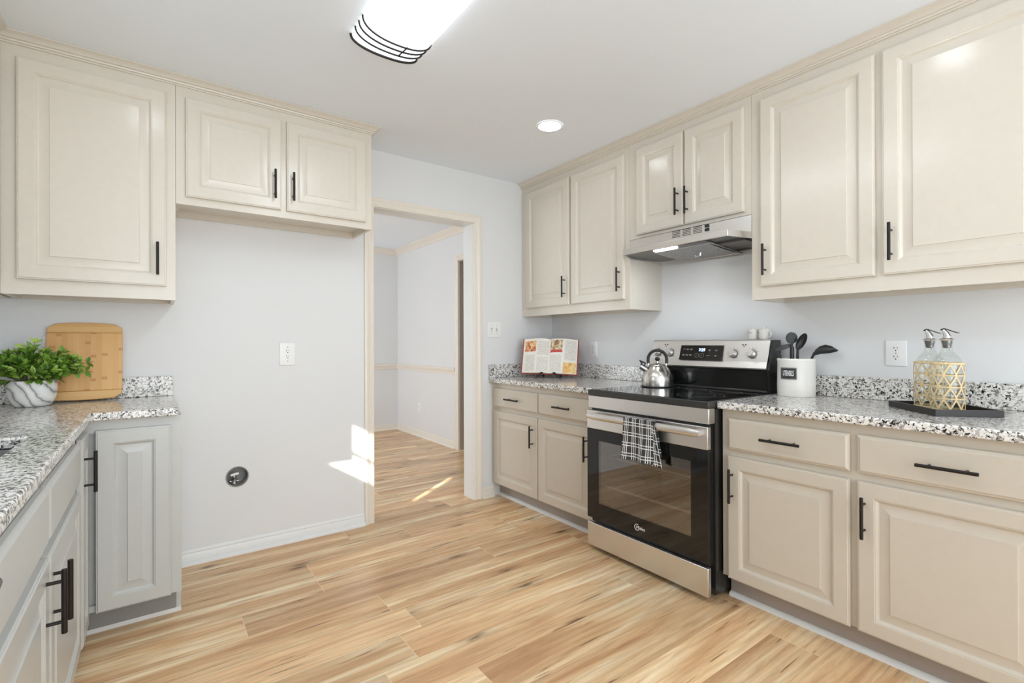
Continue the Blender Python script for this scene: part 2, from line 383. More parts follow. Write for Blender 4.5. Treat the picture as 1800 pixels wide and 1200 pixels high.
# ------------------------------------------------------------------ room shell
YB2, XD0 = 3.2546, -4.0     # dining room back wall and left wall
REAR = -5.2
d0, d1, zH, jd = -1.5589, -0.7832, 2.0882, 0.137
struct('floor', B().box(XD0 - 0.1, REAR - 0.1, -0.06, 1.2, YB2 + 0.1, 0.0), 'floor')
struct('ceiling', B().box(XD0 - 0.1, REAR - 0.1, ZC, 1.2, YB2 + 0.1, ZC + 0.08), 'ceiling')
# back wall with the doorway and the round water-valve cut-out
HX, HZ, HR = -2.353, 0.433, 0.056
b = B()
def wall_with_hole(b, x0, x1, z0, z1, y0, y1, cx, cz, r, seg=40):
    ang = [math.atan2(z - cz, x - cx) for x, z in ((x1, z1), (x0, z1), (x0, z0), (x1, z0))]
    pts = sorted([2 * math.pi * i / seg - math.pi for i in range(seg)] + ang)
    def rim(a):
        c, s_ = math.cos(a), math.sin(a); t = 1e9
        if c > 1e-9: t = min(t, (x1 - cx) / c)
        if c < -1e-9: t = min(t, (x0 - cx) / c)
        if s_ > 1e-9: t = min(t, (z1 - cz) / s_)
        if s_ < -1e-9: t = min(t, (z0 - cz) / s_)
        return cx + t * c, cz + t * s_
    n = len(pts)
    for i in range(n):
        a, c = pts[i], pts[(i + 1) % n]
        pa, pc = rim(a), rim(c); ia = (cx + r * math.cos(a), cz + r * math.sin(a)); ic = (cx + r * math.cos(c), cz + r * math.sin(c))
        for y in (y0, y1): b.face([(pa[0], y, pa[1]), (pc[0], y, pc[1]), (ic[0], y, ic[1]), (ia[0], y, ia[1])])
        b.face([(ia[0], y0, ia[1]), (ic[0], y0, ic[1]), (ic[0], y1, ic[1]), (ia[0], y1, ia[1])])
wall_with_hole(b, -2.6, -2.1, 0.2, 0.66, 0.0, 0.012, HX, HZ, HR)
b.box(XD0, 0, 0, -2.6, jd, ZC); b.box(-2.1, 0, 0, d0, jd, ZC); b.box(-2.6, 0, 0, -2.1, jd, 0.2); b.box(-2.6, 0, 0.66, -2.1, jd, ZC)
b.box(d0, 0, zH, d1, jd, ZC); b.box(d1, 0, 0, 0.0, jd, ZC)
struct('wall_back', b, 'wall')
struct('wall_right', B().box(0.0, REAR, 0, 0.12, jd, ZC), 'wall')
# left wall with the sink window (opening narrowed to shape the sun patch)
wy0, wy1, wz0, wz1 = -1.602, -1.250, 1.495, 1.889
b = B(); b.box(XL - 0.12, REAR, 0, XL, wy0, ZC); b.box(XL - 0.12, wy1, 0, XL, 0, ZC); b.box(XL - 0.12, wy0, 0, XL, wy1, wz0); b.box(XL - 0.12, wy0, wz1, XL, wy1, ZC)
struct('wall_left', b, 'wall')
struct('window_1', B().box(XL - 0.07, wy0, 1.662, XL - 0.05, wy1, 1.680), 'trim_white')
struct('wall_rear', B().box(XL, REAR - 0.1, 0, 0.0, REAR, ZC), 'wall')
# dining room seen through the doorway
dy0, dy1, dzH = 0.72, 1.565, 2.095
struct('wall_dining_back', B().box(XD0, YB2, 0, 0.12, YB2 + 0.1, ZC), 'wall')
b = B(); b.box(0.0, jd, 0, 0.12, dy0, ZC); b.box(0.0, dy1, 0, 0.12, YB2, ZC); b.box(0.0, dy0, dzH, 0.12, dy1, ZC)
struct('wall_dining_right', b, 'wall')
struct('wall_dining_left', B().box(XD0 - 0.1, jd, 0, XD0, YB2, ZC), 'wall')
struct('wall_hall', B().box(1.05, 0.3, 0, 1.15, 2.2, ZC).box(0.12, 2.0, 0, 1.05, 2.1, ZC).box(0.12, 0.3, 0, 1.05, 0.4, ZC), 'wall')
# door casing, baseboards, crown and chair rail
CAS = [(0, 0), (0, 0.010), (0.004, 0.014), (0.014, 0.015), (0.018, 0.010), (0.030, 0.012), (0.040, 0.016), (0.046, 0.020), (0.056, 0.021), (0.0635, 0.018), (0.0635, 0)]
def casing(name, path, Tf, m='trim'): struct(name, B().sweep(CAS, path, Tf), m)
casing('trim_1', [(d1, 0), (d1, zH), (d0, zH), (d0, 0)][::-1], lambda a, c, h: (a, -0.0005 - h, c))
b = B(); b.box(d0, 0.0005, 0, d0 + 0.004, jd, zH); b.box(d1 - 0.004, 0.0005, 0, d1, jd, zH); b.box(d0, 0.0005, zH - 0.004, d1, jd, zH)
struct('trim_2', b, 'trim_white')     # painted jamb lining
casing('trim_3', [(dy0, 0), (dy0, dzH), (dy1, dzH), (dy1, 0)], lambda a, c, h: (-0.0005 - h, a, c))
b = B(); b.box(0.001, dy1 - 0.012, 0, 0.14, dy1, dzH); b.box(0.001, dy0, 0, 0.14, dy0 + 0.012, dzH); b.box(0.001, dy0, dzH - 0.012, 0.14, dy1, dzH)
struct('trim_4', b, flat('shaded taupe jamb paint', srgb(186, 174, 162), 0.4))  # jamb lining, taupe with the shade inside the opening put into the colour
BASE = [(0, 0), (0.012, 0), (0.012, 0.052), (0.009, 0.058), (0.010, 0.064), (0.006, 0.072), (0.003, 0.078), (0, 0.078)]
SHOE = [(0, 0), (0.020, 0), (0.019, 0.008), (0.014, 0.014), (0.006, 0.018), (0, 0.019)]
def base_run(name, path, m, shoe=True):
    b = B(); b.sweep(BASE, path, lambda a, c, h: (a, c, h))
    if shoe: b.sweep([(o + 0.012, h) for o, h in SHOE], path, lambda a, c, h: (a, c, h))
    struct(name, b, m)
base_run('baseboard_back_left', [(-1.6235, -0.0005), (-2.617, -0.0005)], 'trim_white')
base_run('baseboard_back_right', [(-0.610, -0.0005), (-0.7190, -0.0005)], 'trim')
base_run('baseboard_dining', [(-0.0005, dy1 + 0.065), (-0.0005, YB2 - 0.0005), (XD0 + 0.01, YB2 - 0.0005)], 'trim')
RAIL = [(0, 0), (0.008, 0), (0.012, 0.012), (0.010, 0.022), (0.016, 0.034), (0.022, 0.044), (0.026, 0.062), (0.024, 0.070), (0.006, 0.075), (0, 0.075)]
struct('trim_5', B().sweep(RAIL, [(-0.0005, dy1 + 0.070), (-0.0005, YB2 - 0.0005), (XD0 + 0.01, YB2 - 0.0005)], lambda a, c, h: (a, c, 0.829 + h)), 'trim')
DCR = [(0, 0), (0.008, 0.002), (0.012, 0.014), (0.034, 0.034), (0.052, 0.044), (0.062, 0.058), (0.072, 0.062), (0.072, 0.074), (0, 0.074)]
struct('trim_6', B().sweep(DCR, [(-0.0005, jd + 0.002), (-0.0005, YB2 - 0.0005), (XD0 + 0.01, YB2 - 0.0005)], lambda a, c, h: (a, c, ZC - 0.0745 + h)), 'trim')
# crown over the wall cabinets
UD = 0.3165
CRN = [(0, 0), (0.007, 0), (0.009, 0.004), (0.007, 0.008), (0.012, 0.009), (0.014, 0.014), (0.013, 0.017), (0.019, 0.019), (0.022, 0.024), (0.031, 0.031), (0.041, 0.036), (0.045, 0.038), (0.045, 0.0424), (0, 0.0424)]
crT = lambda a, c, h: (a, c, ZC - 0.043 + h)
XLF = XL + UD
struct('trim_7', B().sweep(CRN, [(-UD - 0.0005, -3.6), (-UD - 0.0005, -0.001)], crT), 'cream')
struct('trim_8', B().sweep(CRN, [(-1.6863, -0.001), (-1.6863, -UD - 0.0005), (XLF + 0.0005, -UD - 0.0005), (XLF + 0.0005, -1.131), (XL, -1.131)], crT), 'cream')

# ------------------------------------------------------------------ cabinet parts
def ring(x0, z0, x1, z1, y): return [(x0, y, z0), (x1, y, z0), (x1, y, z1), (x0, y, z1)]
def panel_door_b(w, h, t=0.019):
    prof = [(0.0, 0.0), (0.0, -t + 0.006), (0.0015, -t + 0.003), (0.005, -t + 0.0025), (0.007, -t), (0.053, -t), (0.0545, -t + 0.0022), (0.0575, -t + 0.0026), (0.060, -t + 0.005),
            (0.0635, -t + 0.010), (0.0665, -t + 0.0118), (0.069, -t + 0.0118), (0.100, -t + 0.0042), (0.1012, -t + 0.0014)]
    b = B(); b.loft([ring(i, i, w - i, h - i, y) for i, y in prof]); return b
def slab_front_b(w, h, t=0.019):
    prof = [(0.0, 0.0), (0.0, -t + 0.009), (0.002, -t + 0.006), (0.006, -t + 0.0045), (0.010, -t + 0.001), (0.012, -t)]
    b = B(); b.loft([ring(i, i, w - i, h - i, y) for i, y in prof]); return b
def pull(parent, Mx, L=0.152):
    """bar pull, bar along local z, centred on the origin, standing off the front at -y"""
    b = B(); b.tube([(0, -0.032, -L / 2), (0, -0.032, -L / 2 + 0.001), (0, -0.032, L / 2 - 0.001), (0, -0.032, L / 2)], [0.0052, 0.006, 0.006, 0.0052], 14)
    for s in (-1, 1): b.tube([(0, 0, s * 0.048), (0, -0.032, s * 0.048)], 0.0042, 10)
    return obj('handle', b, 'bronze', parent, Mx)
def door(root, F, depth, ua, ub, za, zb, mat, hx=None, hz=None):
    Mx = F @ T((ua, -depth - 0.0012, za))
    d = obj('door', panel_door_b(ub - ua, zb - za), mat, root, Mx, smooth=18)
    if hx is not None: pull(d, Mx @ T((hx - ua, -0.0192, hz - za)))
    return d
def drawer(root, F, depth, ua, ub, za, zb, mat, handle=True, name='drawer'):
    Mx = F @ T((ua, -depth - 0.0012, za))
    d = obj(name, slab_front_b(ub - ua, zb - za), mat, root, Mx, smooth=18)
    if handle: pull(d, Mx @ T(((ub - ua) / 2, -0.0192, (zb - za) / 2)) @ Matrix.Rotation(R(90), 4, 'Y'), 0.160)
    return d
def frame(root, F, depth, u0, u1, z0, z1, vert, horz, mat, back=0.019):
    """face frame: vert = list of (ua,ub) stiles, horz = list of (ua,ub,za,zb) rails"""
    b = B()
    for a, c in vert: b.box(a, -depth, z0, c, -depth + back, z1)
    for a, c, p, q in horz: b.box(a + 0.0008, -depth + 0.0003, p + 0.0008, c - 0.0008, -depth + back - 0.0004, q - 0.0008)
    return obj('face_frame', b, mat, root, F, smooth=0)
def upper(F, u0, u1, z0, depth, mat, name, label, vert, doors, zt=ZC - 0.0008, rail=(0.075, 0.10), group=None, recess=0.022):
    root = thing(name, label, 'cabinet', F @ T(((u0 + u1) / 2, -depth / 2, z0)), group)
    b = B(); t = 0.016; b.box(u0, -depth + 0.0195, z0 + 0.0005, u0 + t, -0.001, zt); b.box(u1 - t, -depth + 0.0195, z0 + 0.0005, u1, -0.001, zt)
    b.box(u0 + t, -depth + 0.0195, z0 + recess, u1 - t, -0.001, z0 + recess + 0.014); b.box(u0 + t, -depth + 0.0195, zt - 0.014, u1 - t, -0.001, zt); b.box(u0 + t, -0.012, z0 + recess, u1 - t, -0.001, zt)
    b.box(u0 + t, -0.020, z0 + 0.0005, u1 - t, -0.001, z0 + recess)
    obj('body', b, mat, root, F, smooth=0)
    frame(root, F, depth, u0, u1, z0, zt, vert, [(u0, u1, z0, z0 + rail[0]), (u0, u1, zt - rail[1], zt)], mat)
    for a in doors: door(root, F, depth, *a[:4], mat, *a[4:])
    return root
# right wall uppers  (u = -y)
ZU, ZT = 1.3942, 2.3748
upper(MR, 0.001, 1.1150, ZU, UD, 'cream', 'wall_cabinet', 'tall two-door cream wall cabinet in the far corner above the cookbook', [(0.001, 0.085), (0.555, 0.605), (1.060, 1.115)],
      [(0.0675, 0.5704, 1.4581, ZT, 0.533, 1.588), (0.5928, 1.0791, 1.4581, ZT, 1.0475, 1.586)])
upper(MR, 1.1162, 1.8920, 1.826, UD, 'cream', 'wall_cabinet', 'short two-door cream wall cabinet directly above the range hood', [(1.1162, 1.192), (1.49, 1.535), (1.845, 1.892)],
      [(1.1768, 1.5080, 1.8451, ZT, 1.4795, 1.979), (1.5191, 1.8590, 1.8451, ZT, 1.5415, 1.974)], rail=(0.032, 0.10), recess=0.002)
upper(MR, 1.8932, 3.02, ZU, UD, 'cream', 'wall_cabinet', 'large two-door cream wall cabinet on the right above utensil crock and tray', [(1.8932, 1.955), (2.40, 2.457), (2.94, 3.02)],
      [(1.9420, 2.4152, 1.4581, ZT, 1.970, 1.584), (2.4410, 2.945, 1.4581, ZT, 2.473, 1.587)])
# back wall uppers (u = x)
upper(MBk, XLF + 0.0195, -2.6494, ZU, UD, 'cream', 'wall_cabinet', 'one-door cream wall cabinet above the cutting board and plant', [(XLF + 0.0195, -3.175), (-2.70, -2.6494)],
      [(-3.1903, -2.6862, 1.4581, ZT, -2.7195, 1.582)])
upper(MBk, -2.6482, -1.6873, 1.8592, UD, 'cream', 'wall_cabinet', 'wide short two-door cream wall cabinet over the empty fridge bay', [(-2.6482, -2.597), (-2.195, -2.147), (-1.737, -1.6873)],
      [(-2.6087, -2.1847, 1.8968, ZT, -2.2190, 2.0216), (-2.1570, -1.7261, 1.8968, ZT, -2.1285, 2.0226)], rail=(0.050, 0.10), recess=0.034)
upper(ML, -1.13, -0.001, ZU, UD, 'cream', 'wall_cabinet', 'cream wall cabinet on the left wall cut by the photo edge', [(-1.13, -1.08), (-0.40, -0.34)],
      [(-1.10, -0.38, 1.4581, ZT, -1.06, 1.58)])

# base cabinets
DB, ZBT = 0.6101, 0.8796
ZBB = 0.115
def base(F, u0, u1, depth, mat, name, label, vert, horz, toe=0.5375, toe_u=None, group=None, shoe=True, zb=ZBB, lid=True):
    root = thing(name, label, 'cabinet', F @ T(((u0 + u1) / 2, -depth / 2, 0)), group)
    b = B(); t = 0.016
    for a in (u0, u1 - t): b.prism([(-0.001, 0.001), (-toe, 0.001), (-toe, zb), (-depth + 0.0195, zb), (-depth + 0.0195, ZBT), (-0.001, ZBT)], 'x', a, a + t)
    b.box(u0 + t, -depth + 0.0195, zb, u1 - t, -0.001, zb + 0.015); b.box(u0 + t, -0.012, zb, u1 - t, -0.001, ZBT)
    if lid: b.box(u0 + t, -depth + 0.0195, ZBT - 0.012, u1 - t, -0.001, ZBT)
    obj('body', b, mat, root, F, smooth=0)
    frame(root, F, depth, u0, u1, zb, ZBT, vert, horz, mat)
    tu = toe_u or (u0, u1)
    obj('toe_kick', B().box(tu[0], -toe - 0.006, 0.001, tu[1], -toe, zb - 0.0005), 'toe' if mat != 'base_cool_lit' else 'toe_grey_shaded', root, F, smooth=0)
    if shoe:
        obj('shoe_molding', B().sweep([(o, h + 0.0008) for o, h in SHOE], [(tu[1], -toe - 0.0062), (tu[0], -toe - 0.0062)], lambda a, c, h: (a, c, h)), 'trim_white', root, F)
    return root
zdt, zdb, zbt = 0.8402, 0.6992, 0.6689
r = base(MR, 0.001, 1.1300, DB, 'base_cream', 'base_cabinet', 'greige base cabinet with two drawers and two doors left of the range', [(0.001, 0.055), (0.548, 0.592), (1.075, 1.130)],
         [(0.001, 1.13, 0.655, 0.712), (0.001, 1.13, 0.828, ZBT), (0.001, 1.13, ZBB, 0.15)])
drawer(r, MR, DB, 0.037, 0.5666, zdb, zdt, 'base_cream'); drawer(r, MR, DB, 0.5758, 1.1, zdb, zdt, 'base_cream')
door(r, MR, DB, 0.037, 0.5666, ZBB - 0.001, zbt, 'base_cream', 0.524, 0.538); door(r, MR, DB, 0.5758, 1.1, ZBB - 0.001, zbt, 'base_cream', 1.047, 0.546)
r = base(MR, 1.9060, 3.02, DB, 'base_cream', 'base_cabinet', 'greige base cabinet with two drawers and two doors right of the range', [(1.906, 1.955), (2.405, 2.464), (2.95, 3.02)],
         [(1.906, 3.02, 0.655, 0.712), (1.906, 3.02, 0.828, ZBT), (1.906, 3.02, ZBB, 0.15)])
drawer(r, MR, DB, 1.9377, 2.4218, zdb, zdt, 'base_cream'); drawer(r, MR, DB, 2.4469, 2.968, zdb, zdt, 'base_cream')
door(r, MR, DB, 1.9377, 2.4218, ZBB - 0.001, zbt, 'base_cream', 1.9635, 0.540); door(r, MR, DB, 2.4469, 2.968, ZBB - 0.001, zbt, 'base_cream', 2.472, 0.543)
# left corner cabinet: a bifold door, one leaf on the short return, one on the sink run
XF = -2.9615; DLr = 0.5905; DLs = XF - XL
root = thing('base_cabinet', 'corner base cabinet, paint greyed for cool light, with bifold door beside the fridge bay', 'cabinet', T((-2.85, -0.35, 0)))
b = B(); b.box(XF + 0.002, -DLr + 0.0195, ZBB, -2.6385, -0.001, ZBT)
b.prism([(-0.001, 0.001), (-0.518, 0.001), (-0.518, ZBB), (-0.001, ZBB)], 'x', -2.655, -2.6385)
b.box(XL + 0.002, -0.83, ZBB, XF - 0.0195, -0.001, ZBT)
obj('body', b, 'base_cool_lit', root, I4, smooth=0)
b = B(); b.box(-2.69, -DLr, ZBB, -2.6385, -DLr + 0.019, ZBT); b.box(XF, -DLr + 0.0002, 0.828, -2.6385, -DLr + 0.019, ZBT); b.box(XF, -DLr + 0.0002, ZBB, -2.6385, -DLr + 0.019, 0.14)
b.box(XF - 0.019, -0.83, 0.828, XF, -DLr, ZBT); b.box(XF - 0.019, -0.83, ZBB, XF, -0.795, ZBT); b.box(XF - 0.019, -0.83, ZBB, XF, -DLr, 0.14)
obj('face_frame', b, 'base_cool_lit', root, I4, smooth=0)
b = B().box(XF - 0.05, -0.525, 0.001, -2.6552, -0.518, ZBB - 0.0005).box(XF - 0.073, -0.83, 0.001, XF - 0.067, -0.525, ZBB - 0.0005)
obj('toe_kick', b, 'toe_grey_shaded', root, I4, smooth=0)
b = B().sweep([(o, h + 0.0008) for o, h in SHOE], [(-2.6380, -0.001), (-2.6380, -0.5252), (-3.0, -0.5252)][::-1], lambda a, c, h: (a, c, h))
obj('shoe_molding', b, 'trim_white', root)
door(root, I4, DLr, -2.923, -2.6762, ZBB - 0.001, 0.8402, 'base_cool_lit')
door(root, ML, DLs, -0.815, -0.618, ZBB - 0.03, 0.8402, 'base_cool_lit', -0.785, 0.716)
# sink base on the left run
r = base(ML, -2.205, -0.832, DLs, 'base_cool_lit', 'sink_base_cabinet', 'sink base cabinet, paint greyed for cool light, with two blank fronts over two doors', [(-2.205, -2.15), (-1.545, -1.505), (-0.885, -0.832)],
         [(-2.205, -0.832, 0.655, 0.712), (-2.205, -0.832, 0.828, ZBT), (-2.205, -0.832, ZBB, 0.15)], toe=DLs - 0.07, lid=False)
for a, c in ((-1.515, -0.8872), (-2.165, -1.5364)): drawer(r, ML, DLs, a, c, zdb, zdt, 'base_cool_lit', False, 'false_front')
door(r, ML, DLs, -1.515, -0.8872, ZBB - 0.001, zbt, 'base_cool_lit', -1.478, 0.560)
door(r, ML, DLs, -2.165, -1.5364, ZBB - 0.001, zbt, 'base_cool_lit', -1.585, 0.575)
# dishwasher next to it: only the end of its bar handle reaches into the frame
root = thing('dishwasher', 'dark grey dishwasher whose handle end shows at the left photo edge', 'dishwasher', T((XL + 0.3, -2.51, 0)))
obj('body', B().box(XL + 0.02, -2.809, 0.10, XF - 0.04, -2.211, 0.876), 'dishwasher', root, smooth=0)
obj('front_panel', B().box(XF - 0.039, -2.807, 0.11, XF + 0.004, -2.213, 0.872), 'dishwasher', root, bevel=0.004)
b = B()
hexp = [(-2.931, 0.886), (-2.927, 0.905), (-2.902, 0.868), (-2.911, 0.838), (-2.929, 0.828)]
b.prism(hexp, 'y', -2.80, -2.214)
for y in (-2.76, -2.29): b.box(XF + 0.0045, y, 0.836, -2.920, y + 0.03, 0.856)
obj('handle', b, 'dishwasher', root, bevel=0.003)

# ------------------------------------------------------------------ countertops with backsplashes
CT0, CT1, XC = 0.8805, 0.914, -0.649
XCL = -2.934
def top(name, label, b, splash, loc):
    root = thing(name, label, 'countertop', T(loc))
    obj('worktop', b, 'granite', root, I4, bevel=0.006, seg=3)
    for s_ in splash: obj('backsplash', B().box(*s_), 'granite', root, I4, bevel=0.003)
top('countertop', 'short granite countertop under the open cookbook, left of the range', B().slab([XC, -0.001], [-1.1285, -0.001], lambda x, y: True, CT0, CT1),
    [(-0.021, -1.128, CT1 + 0.0003, -0.001, -0.0215, 1.0175), (XC + 0.001, -0.021, CT1 + 0.0003, -0.001, -0.001, 1.0175)], (-0.3, -0.55, CT1))
top('countertop', 'granite countertop under the utensil crock and black tray, right of the range', B().slab([XC, -0.001], [-3.02, -1.8990], lambda x, y: True, CT0, CT1),
    [(-0.021, -3.02, CT1 + 0.0003, -0.001, -1.8995, 1.0175)], (-0.3, -2.45, CT1))
SX0, SX1, SY0, SY1 = -3.46, -3.040, -1.90, -1.138
top('countertop', 'L-shaped granite countertop on the left holding sink, plant and cutting board',
    B().slab([XL + 0.001, SX0, SX1, XCL, -2.6505], [-2.815, SY0, SY1, -0.6264, -0.001], lambda x, y: (x < XCL or y > -0.6264) and not (SX0 < x < SX1 and SY0 < y < SY1), CT0, CT1),
    [(XL + 0.0215, -0.021, CT1 + 0.0003, -2.652, -0.001, 1.0175), (XL + 0.001, -2.815, CT1 + 0.0003, XL + 0.021, -0.001, 1.0175)], (-3.2, -1.0, CT1))
b = B(); g = 0.012
for x0, y0, x1, y1 in ((SX0 - g, SY0 - g, SX0 - 0.002, SY1 + g), (SX1 + 0.002, SY0 - g, SX1 + g, SY1 + g), (SX0 - 0.002, SY0 - g, SX1 + 0.002, SY0 - 0.002), (SX0 - 0.002, SY1 + 0.002, SX1 + 0.002, SY1 + g)):
    b.box(x0, y0, 0.68, x1, y1, CT0 - 0.0008)
b.box(SX0 - g, SY0 - g, 0.668, SX1 + g, SY1 + g, 0.68)
tag(obj('sink', b, steel('sink steel', (0.42, 0.42, 0.42, 1), 0.25, 0.4, 'y'), smooth=0), 'stainless undermount sink set into the left granite countertop', 'sink')

# ------------------------------------------------------------------ range hood
U0, U1 = 1.1185, 1.8926
hood = thing('range_hood', 'stainless steel under-cabinet range hood above the stove', 'range hood', MR @ T((1.505, -0.2, 1.71)))
zl, zt_ = 1.706, 1.739
b = B(); b.box(U0, -0.3195, 1.735, U1, -0.3170, 1.8235); b.box(U0, -0.3165, 1.735, U0 + 0.01, -0.003, 1.8235); b.box(U1 - 0.01, -0.3165, 1.735, U1, -0.003, 1.8235); b.box(U0 + 0.01, -0.012, 1.735, U1 - 0.01, -0.003, 1.8235)
obj('canopy', b, 'steel', hood, MR, smooth=0)
# mitred visor: narrower at the front
pl = [(U0, -0.003), (U0, -0.3195), (1.190, -0.470), (1.852, -0.470), (U1, -0.3195), (U1, -0.003)]
inn = [(U0 + 0.008, -0.012), (U0 + 0.008, -0.3165), (1.194, -0.461), (1.848, -0.461), (U1 - 0.008, -0.3165), (U1 - 0.008, -0.012)]
b = B(); b.loft([[(x, y, zt_) for x, y in pl], [(x, y, zl) for x, y in pl], [(x, y, zl) for x, y in inn], [(x, y, zl + 0.012) for x, y in inn]], True, True, False)
obj('visor', b, 'steel', hood, MR, bevel=0.002)
b = B(); b.face([(x, y, zl + 0.0118) for x, y in inn]); b.box(1.30, -0.445, zl + 0.002, 1.71, -0.375, zl + 0.0116)
b.box(1.70, -0.30, zl + 0.001, 1.85, -0.17, zl + 0.0116)
obj('liner', b, 'under_steel', hood, MR, smooth=0)
b = B(); fr = [(1.335, -0.362), (1.69, -0.362), (1.69, -0.045), (1.335, -0.045)]
def fz(v): return zl + 0.010 - 0.030 * (v + 0.362) / 0.317 if v < -0.2 else zl - 0.005
b.grid(12, 10, lambda i, j: (1.345 + 0.335 * i, -0.355 + 0.30 * j, zl + 0.004 - 0.020 * math.sin(j * math.pi * 0.5)))
obj('grease_filter', b, 'filter', hood, MR)
b = B(); q = [(x, y, zl + 0.006 - 0.020 * math.sin((y + 0.355) / 0.30 * math.pi * 0.5)) for x, y in fr]
b.tube(q + [q[0]], 0.005, 8); b.tube([(1.50, -0.20, zl - 0.016), (1.50, -0.20, zl - 0.028), (1.56, -0.24, zl - 0.028), (1.56, -0.24, zl - 0.014)], 0.004, 8)
obj('filter_frame', b, 'steel', hood, MR)
obj('hood_lamp', B().box(1.38, -0.430, zl - 0.002, 1.52, -0.398, zl + 0.0015), 'hood_lamp', hood, MR, bevel=0.003)
for k in range(3):
    b = B()
    for j in range(5): b.box(1.428 + k * 0.068, -0.3203, 1.786 + j * 0.0085, 1.482 + k * 0.068, -0.3196, 1.7895 + j * 0.0085)
    obj('vent_grille', b, 'slot', hood, MR, smooth=0)
for j in range(2): obj('switch', B().box(1.636, -0.3245, 1.786 + j * 0.020, 1.662, -0.3197, 1.802 + j * 0.020), 'black_plastic', hood, MR, bevel=0.002)
obj('indicator', B().lathe([(0.004, 0), (0.004, 0.0012)], (0, 0, 0), 12).lathe([(0.004, 0), (0.004, 0.0012)], (0, 0.020, 0), 12), 'lettering_white', hood, MR @ T((1.676, -0.3197, 1.794)) @ TEXTROT)

# ------------------------------------------------------------------ range
G0, G1 = 1.1335, 1.8945
RG = thing('range', 'freestanding stainless steel and black glass electric range between the base cabinets', 'stove', MR @ T((1.514, -0.37, 0)))
def rp(name, b, m, **kw): return obj(name, b, m, RG, MR, **kw)
b = B(); t = 0.05
b.box(G0, -0.655, 0.022, G0 + t, -0.03, 0.880); b.box(G1 - t, -0.655, 0.022, G1, -0.03, 0.880); b.box(G0 + t, -0.655, 0.022, G1 - t, -0.03, 0.200)
b.box(G0 + t, -0.655, 0.72, G1 - t, -0.03, 0.880); b.box(G0 + t, -0.10, 0.2, G1 - t, -0.03, 0.72)
for u in (G0 + 0.04, G1 - 0.08):
    for v in (-0.60, -0.12): b.box(u, v, 0.0005, u + 0.04, v + 0.04, 0.022)
for a in ((G0 + 0.012, 0.160, G1 - 0.012, 0.2), (G0 + 0.012, 0.72, G1 - 0.012, 0.82), (G0 + 0.012, 0.2, G0 + t, 0.72), (G1 - t, 0.2, G1 - 0.012, 0.72)):
    b.box(a[0], -0.688, a[1], a[2], -0.6552, a[3])               # dark reveal behind the door's edges
rp('body', b, 'black_enamel', smooth=0)
# oven cavity liner (open to the front) and two wire racks
WU0, WU1, WZ0, WZ1 = 1.217, 1.807, 0.278, 0.632
b = B(); c0, c1, cz0, cz1, cv = G0 + t + 0.001, G1 - t - 0.001, 0.201, 0.719, -0.101
b.face([(c0, cv, cz0), (c1, cv, cz0), (c1, cv, cz1), (c0, cv, cz1)])
for zz in (cz0, cz1): b.face([(c0, cv, zz), (c1, cv, zz), (c1, -0.687, zz), (c0, -0.687, zz)])
for uu in (c0, c1): b.face([(uu, cv, cz0), (uu, -0.687, cz0), (uu, -0.687, cz1), (uu, cv, cz1)])
rp('oven_cavity', b, 'oven_cavity', smooth=0)
for zr in (0.530, 0.358):
    b = B()
    for v in (-0.64, -0.625, -0.14): b.tube([(c0 + 0.004, v, zr), (c1 - 0.004, v, zr)], 0.0034, 6)
    for i in range(16):
        u = c0 + 0.03 + i * (c1 - c0 - 0.06) / 15; b.tube([(u, -0.64, zr), (u, -0.14, zr + 0.001)], 0.0016, 5)
    rp('oven_rack', b, 'wire')
# oven door
b = B()
for a in ((G0, 0.187, WU0, 0.696), (WU1, 0.187, G1, 0.696), (WU0, 0.187, WU1, WZ0), (WU0, WZ1, WU1, 0.696)): b.box(a[0], -0.715, a[1], a[2], -0.690, a[3])
dr = rp('door', b, 'black_glass', smooth=0)
def dp(name, b, m, **kw): return obj(name, b, m, dr, MR, **kw)
dp('window_pane', B().box(WU0, -0.713, WZ0, WU1, -0.709, WZ1), 'oven_glass', smooth=0)
dp('door_band', B().box(G0, -0.7165, 0.6965, G1, -0.690, 0.7995), 'steel', bevel=0.002)
b = B(); Hh = [(-0.746, 0.753), (-0.752, 0.755), (-0.758, 0.762), (-0.761, 0.772), (-0.758, 0.783), (-0.752, 0.789), (-0.746, 0.791)]
n_ = 24; rings = []
for i in range(n_ + 1):
    f = i / n_; u = G0 + 0.030 + (G1 - G0 - 0.052) * f; e = min(1.0, min(f, 1 - f) * 12); s_ = 0.75 + 0.25 * math.sqrt(e)
    rings.append([(u, -0.746 + (v + 0.746) * (0.55 + 0.45 * e), 0.772 + (z - 0.772) * s_) for v, z in Hh] + [(u, -0.742, 0.790), (u, -0.742, 0.754)][:0])
b.loft(rings)
for u in (G0 + 0.036, G1 - 0.060): b.box(u, -0.748, 0.760, u + 0.03, -0.717, 0.784)
dp('handle', b, 'steel', smooth=50)
text_obj('brand_logo', 'Midea', 0.023, 'lettering_white', dr, MR @ T((1.514, -0.7152, 0.2275)) @ TEXTROT, 0.0003)
b = B(); arc = [(0.0155 * math.cos(a), -0.0004, 0.0155 * math.sin(a)) for a in [R(x) for x in range(60, 331, 15)]]
b.tube(arc, 0.0012, 6); dp('logo_swoosh', b, 'lettering_white')
bpy.data.objects['logo_swoosh'].matrix_basis = wm(dr).inverted() @ MR @ T((1.492, -0.7152, 0.2285))
rp('storage_drawer', B().box(G0, -0.715, 0.028, G1, -0.690, 0.1585), 'steel', bevel=0.003)
rp('front_panel', B().box(G0, -0.706, 0.812, G1, -0.656, 0.8825), 'steel', bevel=0.003)
